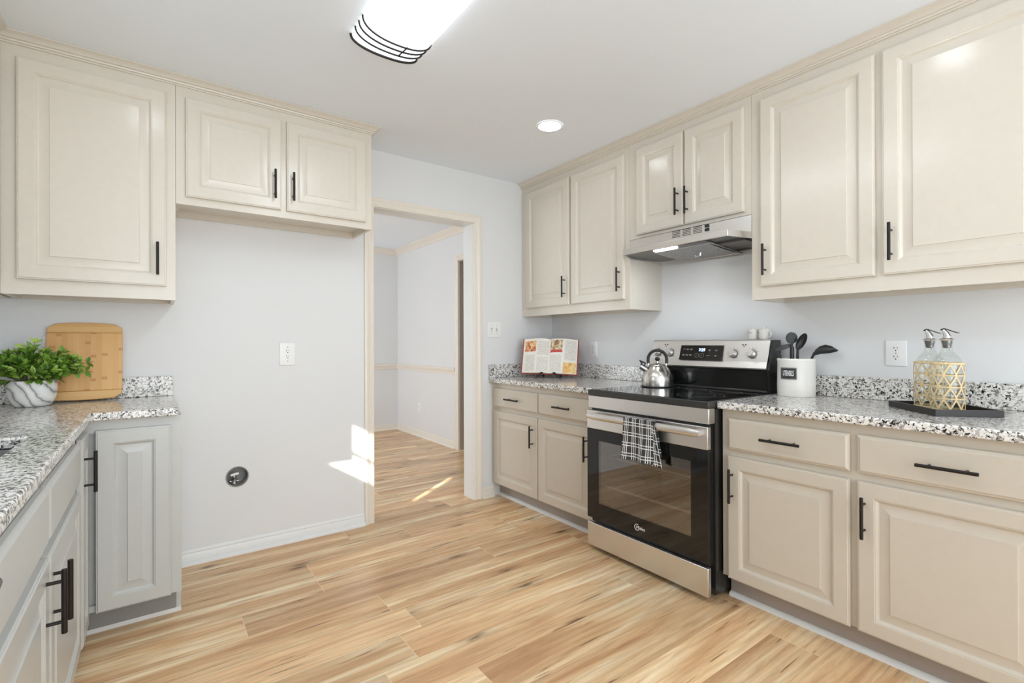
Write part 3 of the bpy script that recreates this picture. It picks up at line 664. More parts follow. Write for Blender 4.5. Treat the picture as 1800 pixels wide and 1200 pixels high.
# cooktop
rp('cooktop_frame', B().slab([G0 - 0.001, G0 + 0.012, G1 - 0.012, G1 + 0.001], [-0.711, -0.695, -0.150, -0.130], lambda x, y: True, 0.8830, 0.9145), 'black_frame', bevel=0.004)
rp('cooktop_glass', B().box(G0 + 0.012, -0.696, 0.9146, G1 - 0.012, -0.150, 0.9165), 'black_glass', smooth=0)
for u, v, rr in ((1.715, -0.49, 0.115), (1.315, -0.50, 0.080), (1.315, -0.265, 0.10), (1.715, -0.255, 0.080), (1.515, -0.22, 0.055)):
    b = B()
    for q in (rr, rr * 0.62) if rr > 0.11 else (rr,): b.loft([[(u + w * math.cos(2 * math.pi * k / 48), v + w * math.sin(2 * math.pi * k / 48), 0.9168) for k in range(48)] for w in (q - 0.0016, q)], True, False, False)
    rp('burner_ring', b, 'lettering_grey', smooth=0)
# backguard
bgp = [(-0.028, 0.9147), (-0.140, 0.9147), (-0.146, 0.937), (-0.160, 1.040), (-0.155, 1.046), (-0.108, 1.190), (-0.098, 1.1965), (-0.028, 1.1965)]
b = B()
for u in (G0 - 0.001, G1 - 0.013): b.prism([(v + 0.004 if v < -0.03 else v, z) for v, z in bgp], 'x', u, u + 0.014)
b.box(G0 + 0.013, -0.085, 0.9167, G1 - 0.013, -0.030, 1.19)
rp('backguard', b, 'black_enamel', smooth=0)
b = B(); b.prism([(-0.160, 1.046), (-0.1555, 1.0385), (-0.113, 1.192), (-0.103, 1.199), (-0.045, 1.199), (-0.045, 1.195), (-0.09, 1.195)], 'x', G0 + 0.001, G1 - 0.012)
rp('control_panel', b, 'steel', smooth=30)
rp('backguard_glass', B().prism([(-0.088, 0.930), (-0.145, 0.930), (-0.153, 1.032), (-0.088, 1.032)], 'x', G0 + 0.013, G1 - 0.013), 'black_glass', smooth=0)
rp('backguard_trim', B().box(G0 + 0.013, -0.150, 0.9168, G1 - 0.013, -0.10, 0.929), 'black_frame', bevel=0.003)
# local frame on the tilted control panel: origin on its face, y out is -local y
tilt = math.atan2(0.160 - 0.113, 1.192 - 1.046)
CP = MR @ T((0, -0.160, 1.046)) @ Matrix.Rotation(-tilt, 4, 'X')
def cp(name, b, m, parent=RG, **kw): return obj(name, b, m, parent, CP, **kw)
disp = cp('display', B().box(1.352, -0.0035, 0.036, 1.628, 0.001, 0.126), 'black_glass', smooth=0)
text_obj('clock', '7:29', 0.024, 'clock', disp, CP @ T((1.497, -0.0038, 0.097)) @ TEXTROT, 0.0002)
for u, z, w in ((1.378, 0.101, 0.014), (1.402, 0.101, 0.016), (1.426, 0.101, 0.018), (1.378, 0.066, 0.016), (1.402, 0.066, 0.018), (1.426, 0.066, 0.018), (1.545, 0.097, 0.016), (1.588, 0.097, 0.018), (1.540, 0.062, 0.024), (1.588, 0.064, 0.016)):
    cp('button_mark', B().box(u - w / 2, -0.0039, z, u + w / 2, -0.0035, z + 0.0026), 'lettering_grey', disp, smooth=0)
    if 0.015 < w < 0.02: cp('button_mark', B().box(u - w / 2.6, -0.0039, z - 0.0052, u + w / 2.6, -0.0035, z - 0.0028), 'lettering_grey', disp, smooth=0)
for u in (1.468, 1.500):
    cp('button_ring', B().loft([[(u + w * math.cos(2 * math.pi * k / 28), -0.0038, 0.064 + w * math.sin(2 * math.pi * k / 28)) for k in range(28)] for w in (0.0126, 0.0140)], True, False, False), 'lettering_grey', disp, smooth=0)
    cp('button_mark', B().box(u - 0.002, -0.0039, 0.0625, u + 0.002, -0.0035, 0.0655), 'lettering_grey', disp, smooth=0)
kn = None
for u in (1.185, 1.277, 1.690, 1.795):
    b = B(); pr_ = []
    for h, w in ((0.0032, 0.0225), (0.026, 0.0205), (0.029, 0.019)): pr_.append((w, h))
    b.lathe(pr_, seg=36)
    for k in range(8):
        a = k * math.pi / 4; c_, s_ = math.cos(a), math.sin(a)
        b.loft([[(c_ * rr_ - s_ * q, s_ * rr_ + c_ * q, hh) for q, hh in ((-0.0024, 0.0288), (0.0024, 0.0288), (0.0012, 0.0312), (-0.0012, 0.0312))] for rr_ in (0.004, 0.0185)])
    kb = obj('knob', b, 'steel', RG, CP @ T((u, 0.001, 0.080)) @ TEXTROT)
    b = B()
    for k in range(9):
        a = R(-40 + k * 32.5); rr_ = 0.034; b.box(rr_ * math.cos(a) - 0.002, -0.0006, rr_ * math.sin(a) - 0.0008, rr_ * math.cos(a) + 0.002, 0.001, rr_ * math.sin(a) + 0.0008)
    obj('shade_ring', B().lathe([(0.0262, 0.0), (0.0262, 0.0025), (0.0225, 0.0031)], seg=36), 'under_steel', kb, CP @ T((u, 0.001, 0.080)) @ TEXTROT)  # dark ring added for the shadow at the knob's base
    obj('dial_marks', b, 'slot', kb, CP @ T((u, 0, 0.080)), smooth=0)
for u in (1.240, 1.745):
    for x, z, w, h in ((-0.008, 0.128, 0.0042, 0.006), (0.008, 0.128, 0.0042, 0.006), (0.0, 0.118, 0.003, 0.005)):
        cp('burner_mark', B().box(u + x - w, -0.0006, z, u + x + w, 0.001, z + h), 'slot', smooth=0)

# ------------------------------------------------------------------ tea towel over the oven handle
tw0, tw1 = 1.447, 1.633
def towel_pt(i, j):
    """j: 0 = front hem .. 1 = back hem; the cloth runs up the front, over the bar and down behind"""
    L = 0.205 + 0.045 + 0.17; d = j * L; u = tw0 + (tw1 - tw0) * i
    dropb = 0.0
    if d < 0.205:
        z = 0.588 + d; k = 1 - d / 0.205; v = -0.7655 - 0.004 * k - (0.010 + 0.012 * k) * 0.5 * (1 + math.sin(i * 10 + 0.6)) * k; uu = u + (i - 0.4) * 0.006 * k
    elif d < 0.25:
        a = (d - 0.205) / 0.045 * math.pi; v = -0.754 - 0.0135 * math.cos(a); z = 0.793 + 0.006 * math.sin(a); uu = u
    else:
        f = (d - 0.25) / 0.17; z = 0.793 - (d - 0.25); v = -0.7395 + 0.004 * f; uu = u + 0.018 * f + 0.010 * f
    return (uu, v, z)
b = B(); b.grid(34, 60, towel_pt, lambda a, c: (a * 0.192, c * 0.42))
# folded side flap hanging in front at the right edge
b.grid(8, 24, lambda i, j: (tw1 - 0.008 + i * (0.016 + 0.034 * j), -0.7675 + (0.012 * math.sin(i * 3.0) + 0.016 * i) * max(0.0, j - 0.18), 0.778 - 0.198 * j - 0.006 * i), lambda a, c: (0.01 + a * 0.05, c * 0.2))
tw = obj('tea_towel', b, 'plaid', None, MR, smooth=60); sd = tw.modifiers.new('Thickness', 'SOLIDIFY'); sd.thickness = 0.0028; sd.offset = 0
tag(tw, 'black and white plaid tea towel hanging on the oven door handle', 'towel')

# ------------------------------------------------------------------ electrical plates
def outlet(F, u, z, label, w=0.079, h=0.118, decora=False):
    root = thing('wall_outlet', label, 'outlet', F @ T((u, 0, z)))
    Mx = F @ T((u, -0.0008, z))
    b = B(); b.loft([ring(-w / 2 + i, -h / 2 + i, w / 2 - i, h / 2 - i, y) for i, y in ((0, 0), (0, -0.003), (0.002, -0.0055), (0.005, -0.0062))])
    obj('cover_plate', b, 'white_plastic', root, Mx)
    if decora: obj('receptacle', B().box(-0.0165, -0.0078, -0.033, 0.0165, -0.0063, 0.033), 'white_plastic', root, Mx, bevel=0.001)
    for s in (-1, 1):
        cz = s * (0.0195 if not decora else 0.0165); y0 = -0.0079
        if not decora:
            pts = [(0.0172 * math.cos(R(a)), max(-0.0125, min(0.0125, 0.0172 * math.sin(R(a))))) for a in range(0, 360, 12)]
            b = B(); b.prism([(x, cz + q) for x, q in pts], 'y', -0.0062, -0.0078)
            rc = obj('receptacle', b, 'white_plastic', root, Mx)
        b = B(); b.box(-0.0078, y0 - 0.0006, cz + 0.001, -0.0052, y0, cz + 0.009); b.box(0.0052, y0 - 0.0006, cz + 0.002, 0.0076, y0, cz + 0.008)
        b.prism([(0.0028 * math.cos(R(a)), cz - 0.0070 + 0.0028 * math.sin(R(a))) for a in range(0, 360, 30)], 'y', y0 - 0.0006, y0)
        obj('slots', b, 'slot', root, Mx, smooth=0)
    for zz in ((0,) if not decora else (-0.042, 0.042)):
        b = B(); b.prism([(0.003 * math.cos(R(a)), zz + 0.003 * math.sin(R(a))) for a in range(0, 360, 30)], 'y', -0.0070, -0.0062)
        obj('screw', b, 'valve_white', root, Mx)
    return root
outlet(MBk, -2.088, 1.122, 'white wall outlet in the middle of the empty fridge bay wall', 0.089, 0.134, True)
outlet(MBk, -3.118, 1.165, 'white wall outlet half hidden behind the plant and cutting board')
outlet(MR, 0.489, 1.1315, 'small white outlet on the right wall between cookbook and kettle')
outlet(MR, 2.393, 1.1326, 'white outlet on the right wall above the granite, left of the oil bottles')
outlet(MR, -2.563, 0.360, 'white outlet low on the dining room wall beneath the chair rail')
root = thing('light_switch', 'white double light switch on the wall right of the doorway', 'light switch', T((-0.596, 0, 1.287)))
Mx = T((-0.596, -0.0008, 1.287)); b = B(); b.loft([ring(-0.063 + i, -0.061 + i, 0.063 - i, 0.061 - i, y) for i, y in ((0, 0), (0, -0.003), (0.002, -0.0055), (0.005, -0.0062))])
obj('cover_plate', b, 'white_plastic', root, Mx)
for k, up in ((-0.023, -1), (0.023, 1)):
    tg = obj('toggle', B().prism([(-0.0062, -0.006), (-0.0062, 0.006), (-0.016, 0.004 + up * 0.006), (-0.016, -0.003 + up * 0.006)], 'x', k - 0.005, k + 0.005), 'white_plastic', root, Mx, bevel=0.001)
    b = B()
    for zz in (-0.030, 0.030): b.prism([(k + 0.003 * math.cos(R(a)), zz + 0.003 * math.sin(R(a))) for a in range(0, 360, 30)], 'y', -0.0070, -0.0062)
    b.box(k - 0.0065, -0.0066, -0.012, k + 0.0065, -0.0062, 0.012)
    obj('switch_slot', b, 'valve_white', root, Mx)

# ------------------------------------------------------------------ water valve in the round wall cut-out
root = thing('water_valve', 'round wall cut-out with ice maker water valve low in the fridge bay', 'water valve', T((HX, 0.03, HZ)))
b = B(); seg = 40
cir = lambda r_, y: [(HX + r_ * math.cos(2 * math.pi * k / seg), y, HZ + r_ * math.sin(2 * math.pi * k / seg)) for k in range(seg)]
b.loft([cir(HR + 0.0025, -0.0012), cir(HR - 0.003, -0.0016), cir(HR - 0.004, 0.010), cir(HR - 0.002, 0.075)], True, False, True)
obj('valve_box', b, 'valve_white', root)
b = B(); b.lathe([(0.014, -0.045), (0.014, -0.02), (0.010, -0.018), (0.010, 0.006)], (HX - 0.012, 0.030, HZ), 20); b.tube([(HX - 0.012, 0.030, HZ - 0.012), (HX - 0.012, -0.008, HZ - 0.020)], [0.009, 0.007], 14); b.tube([(HX - 0.034, 0.034, HZ - 0.030), (HX + 0.012, 0.034, HZ - 0.030)], 0.005, 10)
obj('valve_body', b, 'brass', root)
obj('valve_handle', B().box(-0.021, -0.012, -0.006, 0.021, 0.004, 0.006), 'white_plastic', root, T((HX - 0.012, 0.022, HZ + 0.012)) @ Matrix.Rotation(R(-10), 4, 'Y'), bevel=0.002)

# ------------------------------------------------------------------ ceiling lights
FX0, FX1, FY0, FY1 = -2.072, -1.785, -2.36, -1.128
fx = thing('ceiling_light', 'long lit fluorescent ceiling fixture with curved white diffuser and bronze end rings', 'ceiling light', T(((FX0 + FX1) / 2, (FY0 + FY1) / 2, ZC)))
def arcp(y, dep, grow=0.0, n=24, hw=None):
    cx = (FX0 + FX1) / 2; hw = (FX1 - FX0) / 2 + grow
    out = []
    for k in range(n + 1):
        a = math.pi * k / n; c_ = math.cos(a); s_ = math.sin(a)
        out.append((cx - hw * (abs(c_) ** 0.88) * (1 if c_ > 0 else -1), y, ZC - 0.001 - (dep + grow) * s_ ** 0.85))
    return out
b = B(); b.loft([arcp(FY0 + 0.012, 0.043), arcp(FY0 + 0.065, 0.0535), arcp(FY0 + 0.15, 0.063), arcp(FY0 + 0.25, 0.070), arcp(FY1 - 0.25, 0.070), arcp(FY1 - 0.15, 0.063), arcp(FY1 - 0.065, 0.0535), arcp(FY1 - 0.012, 0.043)], False, False, False)
for yy in (FY0 + 0.015, FY1 - 0.012): b.face(arcp(yy, 0.043))
obj('diffuser', b, 'diffuser', fx, smooth=60)
for sgn, ye in ((1, FY1), (-1, FY0)):
    b = B(); b.tube(arcp(ye - sgn * 0.008, 0.0425, 0.004), 0.0058, 8)
    for dy_, dp_ in ((0.065, 0.0535), (0.108, 0.0585), (0.150, 0.063)): b.tube(arcp(ye - sgn * dy_, dp_, 0.004), 0.0040, 8)
    cx = (FX0 + FX1) / 2 + 0.035
    b.tube([(cx, ye - sgn * 0.065, ZC - 0.0585), (cx, ye - sgn * 0.160, ZC - 0.0690)], 0.0034, 6)
    obj('end_rings', b, 'bronze', fx)
lamp('ceiling_light_tubes', 'AREA', ((FX0 + FX1) / 2, (FY0 + FY1) / 2, ZC - 0.078), ((FX0 + FX1) / 2, (FY0 + FY1) / 2, 0), 7.8, (0.85, 0.935, 1.0), 0.26, 1.15)
def can(x, y, label):
    root = thing('recessed_light', label, 'recessed light', T((x, y, ZC)))
    b = B(); b.loft([[(x + r_ * math.cos(2 * math.pi * k / 48), y + r_ * math.sin(2 * math.pi * k / 48), ZC - h) for k in range(48)] for r_, h in ((0.076, 0.0006), (0.075, 0.003), (0.070, 0.0055), (0.0665, 0.005))], True, False, False)
    obj('trim_ring', b, 'white_plastic', root)
    b = B(); b.face([(x + 0.067 * math.cos(2 * math.pi * k / 48), y + 0.067 * math.sin(2 * math.pi * k / 48), ZC - 0.0052) for k in range(48)])
    obj('lens', b, 'can_lens', root, smooth=0)
can(-0.845, -0.962, 'lit round recessed light in the ceiling near the doorway')
can(-2.765, -0.978, 'round recessed light at the top photo edge above the left cabinets')
can(-0.815, -2.57, 'round recessed light above the right base cabinets, out of the frame')
can(-2.765, -2.57, 'round recessed light above the sink, out of the frame')

# ------------------------------------------------------------------ things on the counters
ZT_ = CT1 + 0.0006
def view_frame(x, y, z):
    """upright frame at a point: X = to the right, Y = away, seen from the middle of the kitchen floor where one stands at the counter"""
    d = Vector((x + 2.74, y + 3.16, 0)).normalized(); r_ = Vector((d.y, -d.x, 0))
    return Matrix(((r_.x, d.x, 0, x), (r_.y, d.y, 0, y), (0, 0, 1, z), (0, 0, 0, 1)))
# kettle on the back left burner
KF = view_frame(-0.262, -1.278, 0.9172)
kt = thing('kettle', 'small steel whistling kettle with black arched handle on the glass cooktop', 'kettle', KF)
b = B(); b.lathe([(0.0925, 0.005), (0.0935, 0.012), (0.0935, 0.045), (0.0915, 0.060), (0.087, 0.075), (0.080, 0.089), (0.071, 0.103), (0.060, 0.117), (0.052, 0.126), (0.049, 0.128)], seg=48)
obj('body', b, 'kettle', kt, KF, smooth=50)
obj('base_ring', B().lathe([(0.088, 0.0), (0.0945, 0.0), (0.0955, 0.003), (0.0945, 0.0052), (0.088, 0.0052)], seg=48), 'black_plastic', kt, KF)
ld = obj('lid', B().lathe([(0.0485, 0.127), (0.0475, 0.131), (0.040, 0.136), (0.020, 0.141), (0.006, 0.144), (0.005, 0.157)], seg=40), 'kettle', kt, KF, smooth=50)
obj('lid_knob', B().lathe([(0.005, 0.154), (0.011, 0.157), (0.0145, 0.164), (0.0145, 0.171), (0.011, 0.177), (0.004, 0.1795)], seg=24), 'black_plastic', ld, KF, smooth=60)
b = B(); ap = [(-0.054, 0, 0.140)] + [(-0.0540 * math.cos(a), 0, 0.166 + 0.0535 * math.sin(a)) for a in [R(x) for x in range(0, 181, 10)]] + [(0.054, 0, 0.140)]
b.tube(ap, 0.0092, 14); obj('handle', b, 'black_plastic', kt, KF, smooth=60)
b = B()
for s_ in (-1, 1): b.tube([(s_ * 0.054, 0, 0.145), (s_ * 0.053, 0, 0.130), (s_ * 0.047, 0, 0.122)], 0.0045, 10)
obj('handle_bracket', b, 'chrome', kt, KF)
sp = obj('spout', B().tube([(-0.060, -0.006, 0.098), (-0.085, -0.010, 0.114), (-0.100, -0.012, 0.123)], [0.021, 0.018, 0.0175], 20), 'kettle', kt, KF, smooth=50)
b = B(); b.prism([(-0.103, 0.128), (-0.096, 0.140), (-0.107, 0.158), (-0.104, 0.162), (-0.088, 0.154), (-0.070, 0.146), (-0.066, 0.138), (-0.072, 0.128), (-0.079, 0.127), (-0.076, 0.138), (-0.084, 0.144), (-0.092, 0.134)], 'y', -0.016, -0.006)
obj('whistle_lever', b, 'black_plastic', sp, KF, bevel=0.0015)

# cookbook on a little easel
def page_mat(name, photos, cols):
    m = N(name); s = m.sep(m.uv()); U, V = s[0], s[1]
    def rect(u0, u1, v0, v1):
        f = m.math('MULTIPLY', m.math('GREATER_THAN', U, u0), m.math('LESS_THAN', U, u1)); g = m.math('MULTIPLY', m.math('GREATER_THAN', V, v0), m.math('LESS_THAN', V, v1))
        return m.math('MULTIPLY', f, g)
    c = m.mix(m.noise(m.uv(), 3, 2), srgb(243, 238, 228), srgb(234, 228, 218))
    ln = m.math('FRACT', m.math('MULTIPLY', V, 46.0)); row = m.math('FLOOR', m.math('MULTIPLY', V, 46.0))
    word = m.n('TexNoise', noise_dimensions='2D'); m.l(m.comb(m.math('MULTIPLY', U, 34.0), m.math('MULTIPLY', row, 7.3)), word.inputs['Vector']); word.inputs['Scale'].default_value = 1.0
    txt = m.math('MULTIPLY', m.math('LESS_THAN', ln, 0.42), m.math('GREATER_THAN', word.outputs[0], 0.42))
    for q in cols: c = m.mix(m.math('MULTIPLY', m.math('MULTIPLY', rect(*q), txt), 0.55), c, srgb(110, 104, 100))
    for q, stops, sc in photos: c = m.mix(rect(*q), c, m.ramp(m.noise(m.uv(), sc, 4, 0.6, 1.0), stops))
    m.bsdf(c, 0.5); return m.m
berry = [(0.30, srgb(120, 40, 44)), (0.42, srgb(196, 70, 66)), (0.52, srgb(232, 190, 130)), (0.62, srgb(240, 222, 178)), (0.72, srgb(150, 92, 60))]
pie = [(0.30, srgb(70, 44, 34)), (0.42, srgb(150, 108, 70)), (0.55, srgb(226, 204, 164)), (0.68, srgb(240, 230, 206))]
bread = [(0.30, srgb(216, 140, 80)), (0.48, srgb(236, 186, 110)), (0.60, srgb(246, 218, 156)), (0.72, srgb(232, 160, 96))]
redc = [(0.3, srgb(190, 52, 56)), (0.7, srgb(214, 84, 80))]
pL = page_mat('printed cookbook page with berry tart', [((0.05, 0.48, 0.62, 0.93), berry, 6)], [(0.55, 0.95, 0.52, 0.93), (0.10, 0.47, 0.05, 0.52), (0.55, 0.95, 0.05, 0.46)])
pR = page_mat('printed cookbook page with pie and bread', [((0.02, 0.46, 0.66, 0.97), pie, 7), ((0.02, 0.46, 0.60, 0.68), redc, 4), ((0.52, 0.97, 0.02, 0.32), bread, 4)], [(0.55, 0.95, 0.38, 0.95), (0.06, 0.44, 0.05, 0.54)])
KX = Matrix(((0.617, 0.787, 0, -0.292), (-0.787, 0.617, 0, -0.300), (0, 0, 1, ZT_), (0, 0, 0, 1)))
KB = KX @ T((0, -0.005, 0.032)) @ Matrix.Rotation(R(-16), 4, 'X') @ Matrix.Rotation(R(1.2), 4, 'Y')
bk = thing('cookbook', 'open cookbook with food photos propped on a black easel in the corner', 'book', KB)
bw, bh = 0.212, 0.268
def pcurve(f):      # depth of the page surface from the spine (f=0) to the fore edge (f=1)
    return -0.010 - 0.020 * math.sin(math.pi * min(1, f * 1.15) ** 0.55) - 0.004 * (1 - f)
for sgn, pm in ((-1, pL), (1, pR)):
    b = B(); b.grid(16, 4, lambda i, j: (sgn * bw * (i if sgn > 0 else 1 - i), pcurve(i if sgn > 0 else 1 - i), bh * j + 0.006 * math.sin(math.pi * ((i if sgn > 0 else 1 - i))) * j))
    obj('page', b, pm, bk, KB, smooth=60)
    b = B(); n_ = 16; poly = [(sgn * (bw - 0.001) * k / n_, pcurve(k / n_) + 0.0008) for k in range(n_ + 1)] + [(sgn * (bw - 0.001), 0.0), (0, 0.0)]
    b.prism(poly, 'z', 0.0008, bh - 0.0015); obj('page_block', b, 'paper_edge', bk, KB, smooth=0)
b = B(); b.prism([(-bw - 0.008, -0.012), (-bw - 0.004, -0.012), (-bw - 0.003, 0.0005), (bw + 0.003, 0.0005), (bw + 0.004, -0.012), (bw + 0.008, -0.012), (bw + 0.007, 0.005), (-bw - 0.007, 0.005)], 'z', -0.006, bh + 0.004)
obj('cover', b, 'red_cover', bk, KB, smooth=0)
st = thing('book_stand', 'black folding easel holding up the open cookbook', 'book stand', KX)
b = B()
for s_ in (-1, 1):
    b.loft([[(s_ * 0.030 + q * 0.010, -0.040 + w, z + 0.0) for q, w in ((-1, -0.003), (1, -0.003), (1, 0.003), (-1, 0.003))] if False else [(x - 0.009, -0.046, z), (x + 0.009, -0.046, z), (x + 0.009, -0.040, z), (x - 0.009, -0.040, z)] for x, z in ((s_ * 0.095, 0.0), (s_ * 0.082, 0.012), (s_ * 0.048, 0.043))])
    b.box(s_ * 0.048 - 0.011, -0.046, 0.036, s_ * 0.048 + 0.011, -0.040, 0.048)
    b.box(s_ * 0.070 - 0.007, -0.045, 0.010, s_ * 0.070 + 0.007, 0.080, 0.016)
    b.loft([[(s_ * 0.070 - 0.007, y, z), (s_ * 0.070 + 0.007, y, z), (s_ * 0.070 + 0.007, y + 0.006, z), (s_ * 0.070 - 0.007, y + 0.006, z)] for y, z in ((0.022, 0.020), (0.072, 0.190))])
    b.loft([[(s_ * 0.070 - 0.007, y, z), (s_ * 0.070 + 0.007, y, z), (s_ * 0.070 + 0.007, y + 0.006, z), (s_ * 0.070 - 0.007, y + 0.006, z)] for y, z in ((0.130, 0.0), (0.074, 0.17))])
obj('legs', b, 'black_enamel', st, KX, smooth=0)
obj('cross_bar', B().box(-0.062, 0.066, 0.150, 0.062, 0.071, 0.162), 'black_enamel', st, KX, smooth=0)

# salt and pepper mugs on top of the range
def mug(u, side, word, turn, label):
    Mx = MR @ T((u, -0.073, 1.1997)); root = thing('shaker_mug', label, 'shaker', Mx, None)
    b = B(); b.lathe([(0.0215, 0.0), (0.0232, 0.0015), (0.0262, 0.050), (0.0272, 0.0525), (0.0268, 0.054), (0.0245, 0.054), (0.0, 0.0555)], seg=32, cap1=False)
    obj('body', b, 'ceramic', root, Mx, smooth=50)
    obj('lid', B().lathe([(0.0235, 0.0548), (0.022, 0.0575), (0.008, 0.0595), (0.004, 0.0605), (0.005, 0.0635), (0.0035, 0.066)], seg=24), 'ceramic', root, Mx, smooth=50)
    b = B(); b.tube([(side * (0.024 + 0.0175 * math.sin(a)), -0.004 * math.sin(a), 0.028 + 0.0165 * math.cos(a)) for a in [math.pi * k / 12 for k in range(13)]], 0.0034, 10)
    obj('handle', b, 'ceramic', root, Mx, smooth=60)
    t = text_obj('lettering', word, 0.0105, 'lettering_black', root, Mx, 0.0)
    for v in t.data.vertices:
        a = v.co.x / 0.0255 + turn; r_ = 0.0256; z = 0.036 + v.co.y; v.co = (r_ * math.sin(a), -r_ * math.cos(a), z)
mug(1.769, -1, 'SALT', R(-6), 'tiny white mug shaker reading SALT on top of the range')
mug(1.8275, 1, 'PEPPER', R(-62), 'tiny white mug shaker with right-hand handle beside the SALT mug')

# utensil crock with its utensils
CX, CY, CRr = -0.116, -2.012, 0.0855
CM = T((CX, CY, ZT_))
ck = thing('utensil_crock', 'white ceramic crock with black UTENSILS plaque, holding black cooking tools', 'crock', CM)
b = B(); b.lathe([(0.083, 0.0), (0.0855, 0.003), (0.0862, 0.06), (0.0845, 0.172), (0.0865, 0.178), (0.0865, 0.186), (0.0845, 0.188), (0.0805, 0.186), (0.0795, 0.17), (0.080, 0.012), (0.0, 0.010)], seg=56, cap1=False)
obj('body', b, 'ceramic', ck, CM, smooth=50)
def curved(b, a0, a1, z0, z1, r0, r1, n=12):
    b.loft([[(-r1 * math.cos(a), -r1 * math.sin(a), z0), (-r1 * math.cos(a), -r1 * math.sin(a), z1), (-r0 * math.cos(a), -r0 * math.sin(a), z1), (-r0 * math.cos(a), -r0 * math.sin(a), z0)] for a in [a0 + (a1 - a0) * k / n for k in range(n + 1)]]); return b
pq = obj('plaque', curved(B(), R(-24), R(24), 0.088, 0.142, 0.0855, 0.0885), 'black_frame', ck, CM, smooth=40)
b = B(); curved(b, R(-24), R(24), 0.0865, 0.0925, 0.086, 0.0898); curved(b, R(-24), R(24), 0.1375, 0.1435, 0.086, 0.0898); curved(b, R(-25), R(-22.5), 0.0865, 0.1435, 0.086, 0.0898, 2); curved(b, R(22.5), R(25), 0.0865, 0.1435, 0.086, 0.0898, 2)
obj('plaque_frame', b, 'under_steel', pq, CM, smooth=40)
t = text_obj('plaque_lettering', 'UTENSILS', 0.037, 'lettering_white', pq, CM, 0.0, 0.96, 0.34, 0.0008)
for v in t.data.vertices:
    a = v.co.x / 0.0886; z = 0.115 + v.co.y; v.co = (-0.0888 * math.cos(a), -0.0888 * math.sin(a), z)
VF = view_frame(CX, CY, ZT_)
def P_(px, py, y=0.0): return ((px - 1395.5) / 351.0, y, (701 - py) / 351.0)
def tool(name, label): return thing(name, label, 'utensil', VF)
# pasta server
t_ = tool('pasta_server', 'black pasta server with toothed rim, tallest tool at the back of the crock')
b = B(); cx, _, cz = P_(1388.5, 599); n_ = 34
out = [(cx + (0.032 if k % 2 else 0.026) * math.cos(2 * math.pi * k / n_) * 0.92, 0.030 - 0.012 * abs(math.sin(math.pi * k / n_)), cz + (0.034 if k % 2 else 0.027) * math.sin(2 * math.pi * k / n_)) for k in range(n_)]
b.loft([out, [(x, y + 0.004, z) for x, y, z in out]], True, True, True)
obj('head', b, 'black_plastic', t_, VF, smooth=0)
obj('handle', B().tube([(cx, 0.034, cz - 0.02), (cx + 0.006, 0.036, 0.15), (0.010, 0.050, 0.02)], 0.0055, 10), 'black_plastic', t_, VF)
# textured turner leaning left
t_ = tool('slotted_turner', 'black perforated turner leaning left over the rim of the crock')
def perforated():
    m = N('perforated black nylon'); p = m.sep(m.obj()); a = m.math('ADD', p[0], p[2]); c_ = m.math('SUBTRACT', p[0], p[2])
    f = m.math('MULTIPLY', m.math('LESS_THAN', m.math('FRACT', m.math('MULTIPLY', a, 115.0)), 0.42), m.math('LESS_THAN', m.math('FRACT', m.math('MULTIPLY', c_, 115.0)), 0.42))
    m.bsdf(m.mix(f, (0.012, 0.012, 0.012, 1), (0.22, 0.22, 0.21, 1)), 0.4); return m.m
hd = [P_(1362.5, 618.5, -0.020), P_(1374, 611.5, -0.022), P_(1384, 609, -0.020), P_(1389, 610, -0.018), P_(1385, 616.5, -0.02), P_(1376, 620, -0.022), P_(1366, 622, -0.022)]
b = B(); b.loft([hd, [(x, y + 0.005, z) for x, y, z in hd]]); obj('head', b, perforated(), t_, VF, smooth=0)
nk = [P_(1387, 610, -0.018), P_(1389, 616, -0.016), P_(1389, 634, -0.016), (-0.012, -0.035, 0.02)]
obj('handle', B().tube(nk, [0.006, 0.0095, 0.010, 0.008], 12), 'black_plastic', t_, VF, smooth=50)
# short spatula whose blade edge shows at the left
t_ = tool('spatula', 'thin black spatula poking out at the left edge of the crock')
b = B(); hd = [P_(1359.5, 618, -0.012), P_(1363, 615.5, -0.012), P_(1374, 633, -0.012), P_(1369, 634, -0.012)]
b.loft([hd, [(x, y + 0.004, z) for x, y, z in hd]]); obj('head', b, 'black_plastic', t_, VF, smooth=0)
obj('handle', B().tube([P_(1371.5, 633, -0.010), (-0.052, -0.01, 0.02)], 0.005, 8), 'black_plastic', t_, VF)
# big spoon
def bowl(b, c, ax, half_l, half_w, depth, n=20, m_=6):
    """spoon bowl: ax = unit direction of its length in x-z"""
    ax = Vector(ax); sd_ = Vector((ax.z, 0, -ax.x)); rings = []
    for i in range(m_ + 1):
        q = i / m_; rings.append([tuple(Vector(c) + ax * half_l * q * math.cos(2 * math.pi * k / n) + sd_ * half_w * q * math.sin(2 * math.pi * k / n) + Vector((0, depth * (1 - q * q), 0))) for k in range(n)])
    rings2 = [[(x, y + 0.003, z) for x, y, z in r_] for r_ in rings[::-1]]
    b.loft([rings[0]] + rings[1:] + rings2, True, True, True); return b
t_ = tool('cooking_spoon', 'black solid spoon standing upright right of the pasta server')
obj('head', bowl(B(), P_(1403.5, 605.5, 0.004), (0.42, 0, 0.907), 0.046, 0.0195, 0.014), 'black_plastic', t_, VF, smooth=60)
obj('handle', B().tube([P_(1398, 618, 0.014), P_(1397.5, 634, 0.012), (0.024, 0.010, 0.02)], [0.006, 0.0068, 0.006], 10), 'black_plastic', t_, VF, smooth=50)
t_ = tool('ladle', 'black ladle hanging out over the right rim of the crock')
